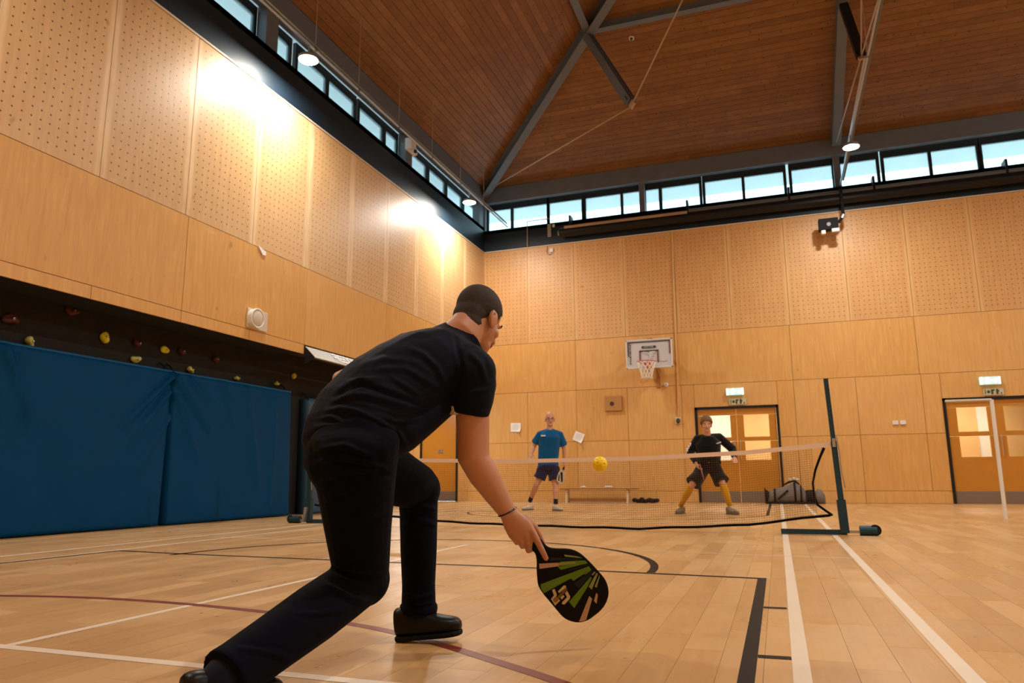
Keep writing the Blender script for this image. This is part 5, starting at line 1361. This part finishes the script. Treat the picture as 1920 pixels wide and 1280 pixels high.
# man in blue: a = picture left is his right hand side
d1 = 13.85
def A(px, py, dd=0.0): return atd(px, py, d1+dd)
fl, fr_ = onZ(984, 956, 0), onZ(1043, 957.5, 0)
dm = 13.85
J1 = dict(h=A(1031, 785.5), n=A(1031, 802), p=A(1028, 872), rs=A(1012.5, 815), re=A(1001, 836, .05), rw=A(996.5, 850, -.05), ls=A(1049.5, 815), le=A(1058, 842, .05), lw=A(1059, 868, -.02),
          rh=A(1019, 880), lh=A(1038, 880), rk=A(1006, 908, -.05), lk=A(1042, 912, -.12), ra=V(*A(994, 938, .12)), la=V(*A(1042, 943, -.22)))
fwd1 = (-CF*.98+CR*.08).normalized()
sp1 = dict(fwd=fwd1, hand={'r': CR, 'l': CF}, curl={'r': CR*.6-CF*.6, 'l': -CR}, thumb={'r': 1, 'l': -1}, skin=M['skin2'], w=(.185), hk=1.08,
           hem=A(1028, 874), sl=.72, slr=.088, topname='tee_shirt', topmat=M['bluetee'], short=.62, shr=.118, shortmat=M['navyshort'], sk=1.0, sock=.24, sockmat=M['navysock'], shoemat=M['wshoe'])
sp1['w'] = (.205, .145)
hl = V(J1['ra'].x, J1['ra'].y, 0); sp1['feet'] = {'r': (hl+CR*.055+CF*.05, hl-CR*.15-CF*.17), 'l': (V(J1['la'].x, J1['la'].y, 0)-CR*.05+CF*.05, V(J1['la'].x, J1['la'].y, 0)+CR*.10-CF*.20)}
P2, L2, F2, top2 = build_far('bald man with glasses in blue tee shirt beyond the net', J1, sp1)
# logo, collar, glasses
MB().tube([J1['n']+V(0, 0, -.035)+(CR*math.cos(a)*.075+CF*math.sin(a)*.07)+V(0, 0, .02*math.sin(a)) for a in np.linspace(0, 2*PI, 24, endpoint=False)], .010, 8, side=ZU, closed=True).build('collar', M['navyshort'], P2, smooth=True)
lc = A(1018.5, 816.5, -.158)
for k in range(5): MB().box(lc+CR*(.017*(k-2)), (.013, .010, .022 if k % 2 else .026), (CR, CF, ZU)).build('chest_mark', M['signtext'], top2)
gls = thing('glasses', L2(.10, 0, -.004), 'dark rimmed glasses worn by the bald man', 'glasses')
for s in (-1, 1):
    rim_ = [L2(.104, .033*s, -.008)+F2[1]*(.024*math.cos(a))+F2[2]*(.017*math.sin(a)) for a in np.linspace(0, 2*PI, 20, endpoint=False)]
    MB().tube(rim_, .0028, 6, side=F2[0], closed=True).build('lens_rim', M['pupil'], gls)
    MB().tube([L2(.104, .057*s, -.004), L2(.03, .084*s, .0), L2(.0, .088*s, -.006)], .0025, 6).build('temple', M['pupil'], gls)
MB().tube([L2(.106, -.010, -.004), L2(.108, 0, -.001), L2(.106, .010, -.004)], .0025, 6).build('bridge', M['pupil'], gls)
def far_paddle(c, ax_up, ax_r, mat1, mat2, label, k=1.0):
    n = ax_r.cross(ax_up).normalized(); o = thing('pickleball_paddle', c, label, 'paddle')
    pts = [(-.035, .10), (-.075, .06), (-.098, .0), (-.10, -.09), (-.085, -.145), (-.04, -.165), (.04, -.165), (.085, -.145), (.10, -.09), (.098, .0), (.075, .06), (.035, .10)]
    f_ = MB().prism([c+ax_r*(x*k)+ax_up*(y*k)-n*.007 for x, y in pts], n*.014).build('face', M[mat1], o); bevel(f_, .003, 1)
    MB().tube([c+ax_up*(.09*k), c+ax_up*(.23*k)], .016, 12, dome=.4).build('grip', M['pad_black'], o, smooth=True)
    for sgn in (-1, 1):
        MB().prism([c+ax_r*(x*k)+ax_up*(y*k)+n*(.0075*sgn) for x, y in ((-.06, .03), (.0, .05), (.075, -.10), (.04, -.13))], n*(.001*sgn)).build('stripe', M[mat2], f_)
        MB().prism([c+ax_r*(x*k)+ax_up*(y*k)+n*(.0075*sgn) for x, y in ((-.085, -.02), (-.06, -.02), (-.02, -.13), (-.06, -.13))], n*(.001*sgn)).build('stripe', M[mat2], f_)
    return o
pc = A(1053, 890, -.10); pup = (A(1060, 866, -.02)-pc).normalized(); prr = (CR*.72+CF*.7).normalized(); prr = (prr-pup*prr.dot(pup)).normalized()
far_paddle(pc, pup, prr, 'wshoe', 'pad_black', 'white and black paddle held low by the man in blue')

# man in black jacket
d2 = 12.05
def B(px, py, dd=0.0): return atd(px, py, d2+dd)
J2 = dict(h=B(1324.5, 795, -.12), n=B(1326, 813, -.08), p=B(1329, 874, .05), rs=B(1308, 823, -.03), re=B(1294, 846, .0), rw=B(1305, 868, -.22), ls=B(1348, 820, -.05), le=B(1374, 842, .05), lw=B(1377, 858, -.15),
          rh=B(1320, 880, .05), lh=B(1339, 880, .05), rk=B(1297, 909, -.12), lk=B(1355, 906, -.15), ra=B(1277, 946, .18), la=B(1368, 946, -.18))
for k_ in ('ra', 'la'): pass
fwd2 = (-CF*.97-CR*.18).normalized()
sp2 = dict(fwd=fwd2, hfwd=(fwd2*.97+V(0, 0, -.12)).normalized(), hand={'r': CF, 'l': CR}, curl={'r': CR, 'l': -CF*.8}, thumb={'r': -1, 'l': -1}, skin=M['skin2'], w=(.205, .145), hem=B(1329, 868, .02), sl=1.0, slr=.070, long=True,
           collar=True, topname='jacket', topmat=M['blackjkt'], short=.90, shr=.132, shortmat=M['blackjkt'], sock=.95, sockmat=M['yellowsock'], shoemat=M['gshoe'])
hl = V(J2['ra'].x, J2['ra'].y, 0); h2 = V(J2['la'].x, J2['la'].y, 0)
sp2['feet'] = {'r': (hl+CR*.05+CF*.06, hl-CR*.12-CF*.21), 'l': (h2-CR*.03+CF*.06, h2+CR*.06-CF*.23)}
P3, L3, F3, top3 = build_far('man in black jacket and yellow socks crouching beyond the net', J2, sp2)
htab = [(-.13, -.075), (-.03, -.072), (.0, -.055), (.02, -.030), (.045, .020), (.07, .048), (.13, .060)]
hair_cap(P3, J2['h'], F3, 1.0, M['hair2'], lambda a, s: lerp_pts(htab, a)+(.012*math.sin(s*160)), rad=(.118, .098, .112), thick=.03, wave=.035)
for k in range(4): MB().box(B(1343.5+k*2.4, 831.5-k*.9, -.21), (.020, .012, .020), (CR, CF, ZU)).build('chest_mark', M['print'], top3)
for k in range(3):
    a_ = J2['rs']+(J2['re']-J2['rs'])*(.45+.2*k); MB().box(a_-CR*.066-CF*.02, (.02, .03, .06), (CR, CF, ZU)).build('sleeve_stripe', M['signtext'], top3)
pc = B(1315, 881, -.36); pup = (B(1311, 866, -.30)-pc).normalized(); prr = (CF*.97+CR*.22).normalized(); prr = (prr-pup*prr.dot(pup)).normalized()
far_paddle(pc, pup, prr, 'lips', 'sign', 'reddish paddle seen edge on in the hand of the man in black', .95)
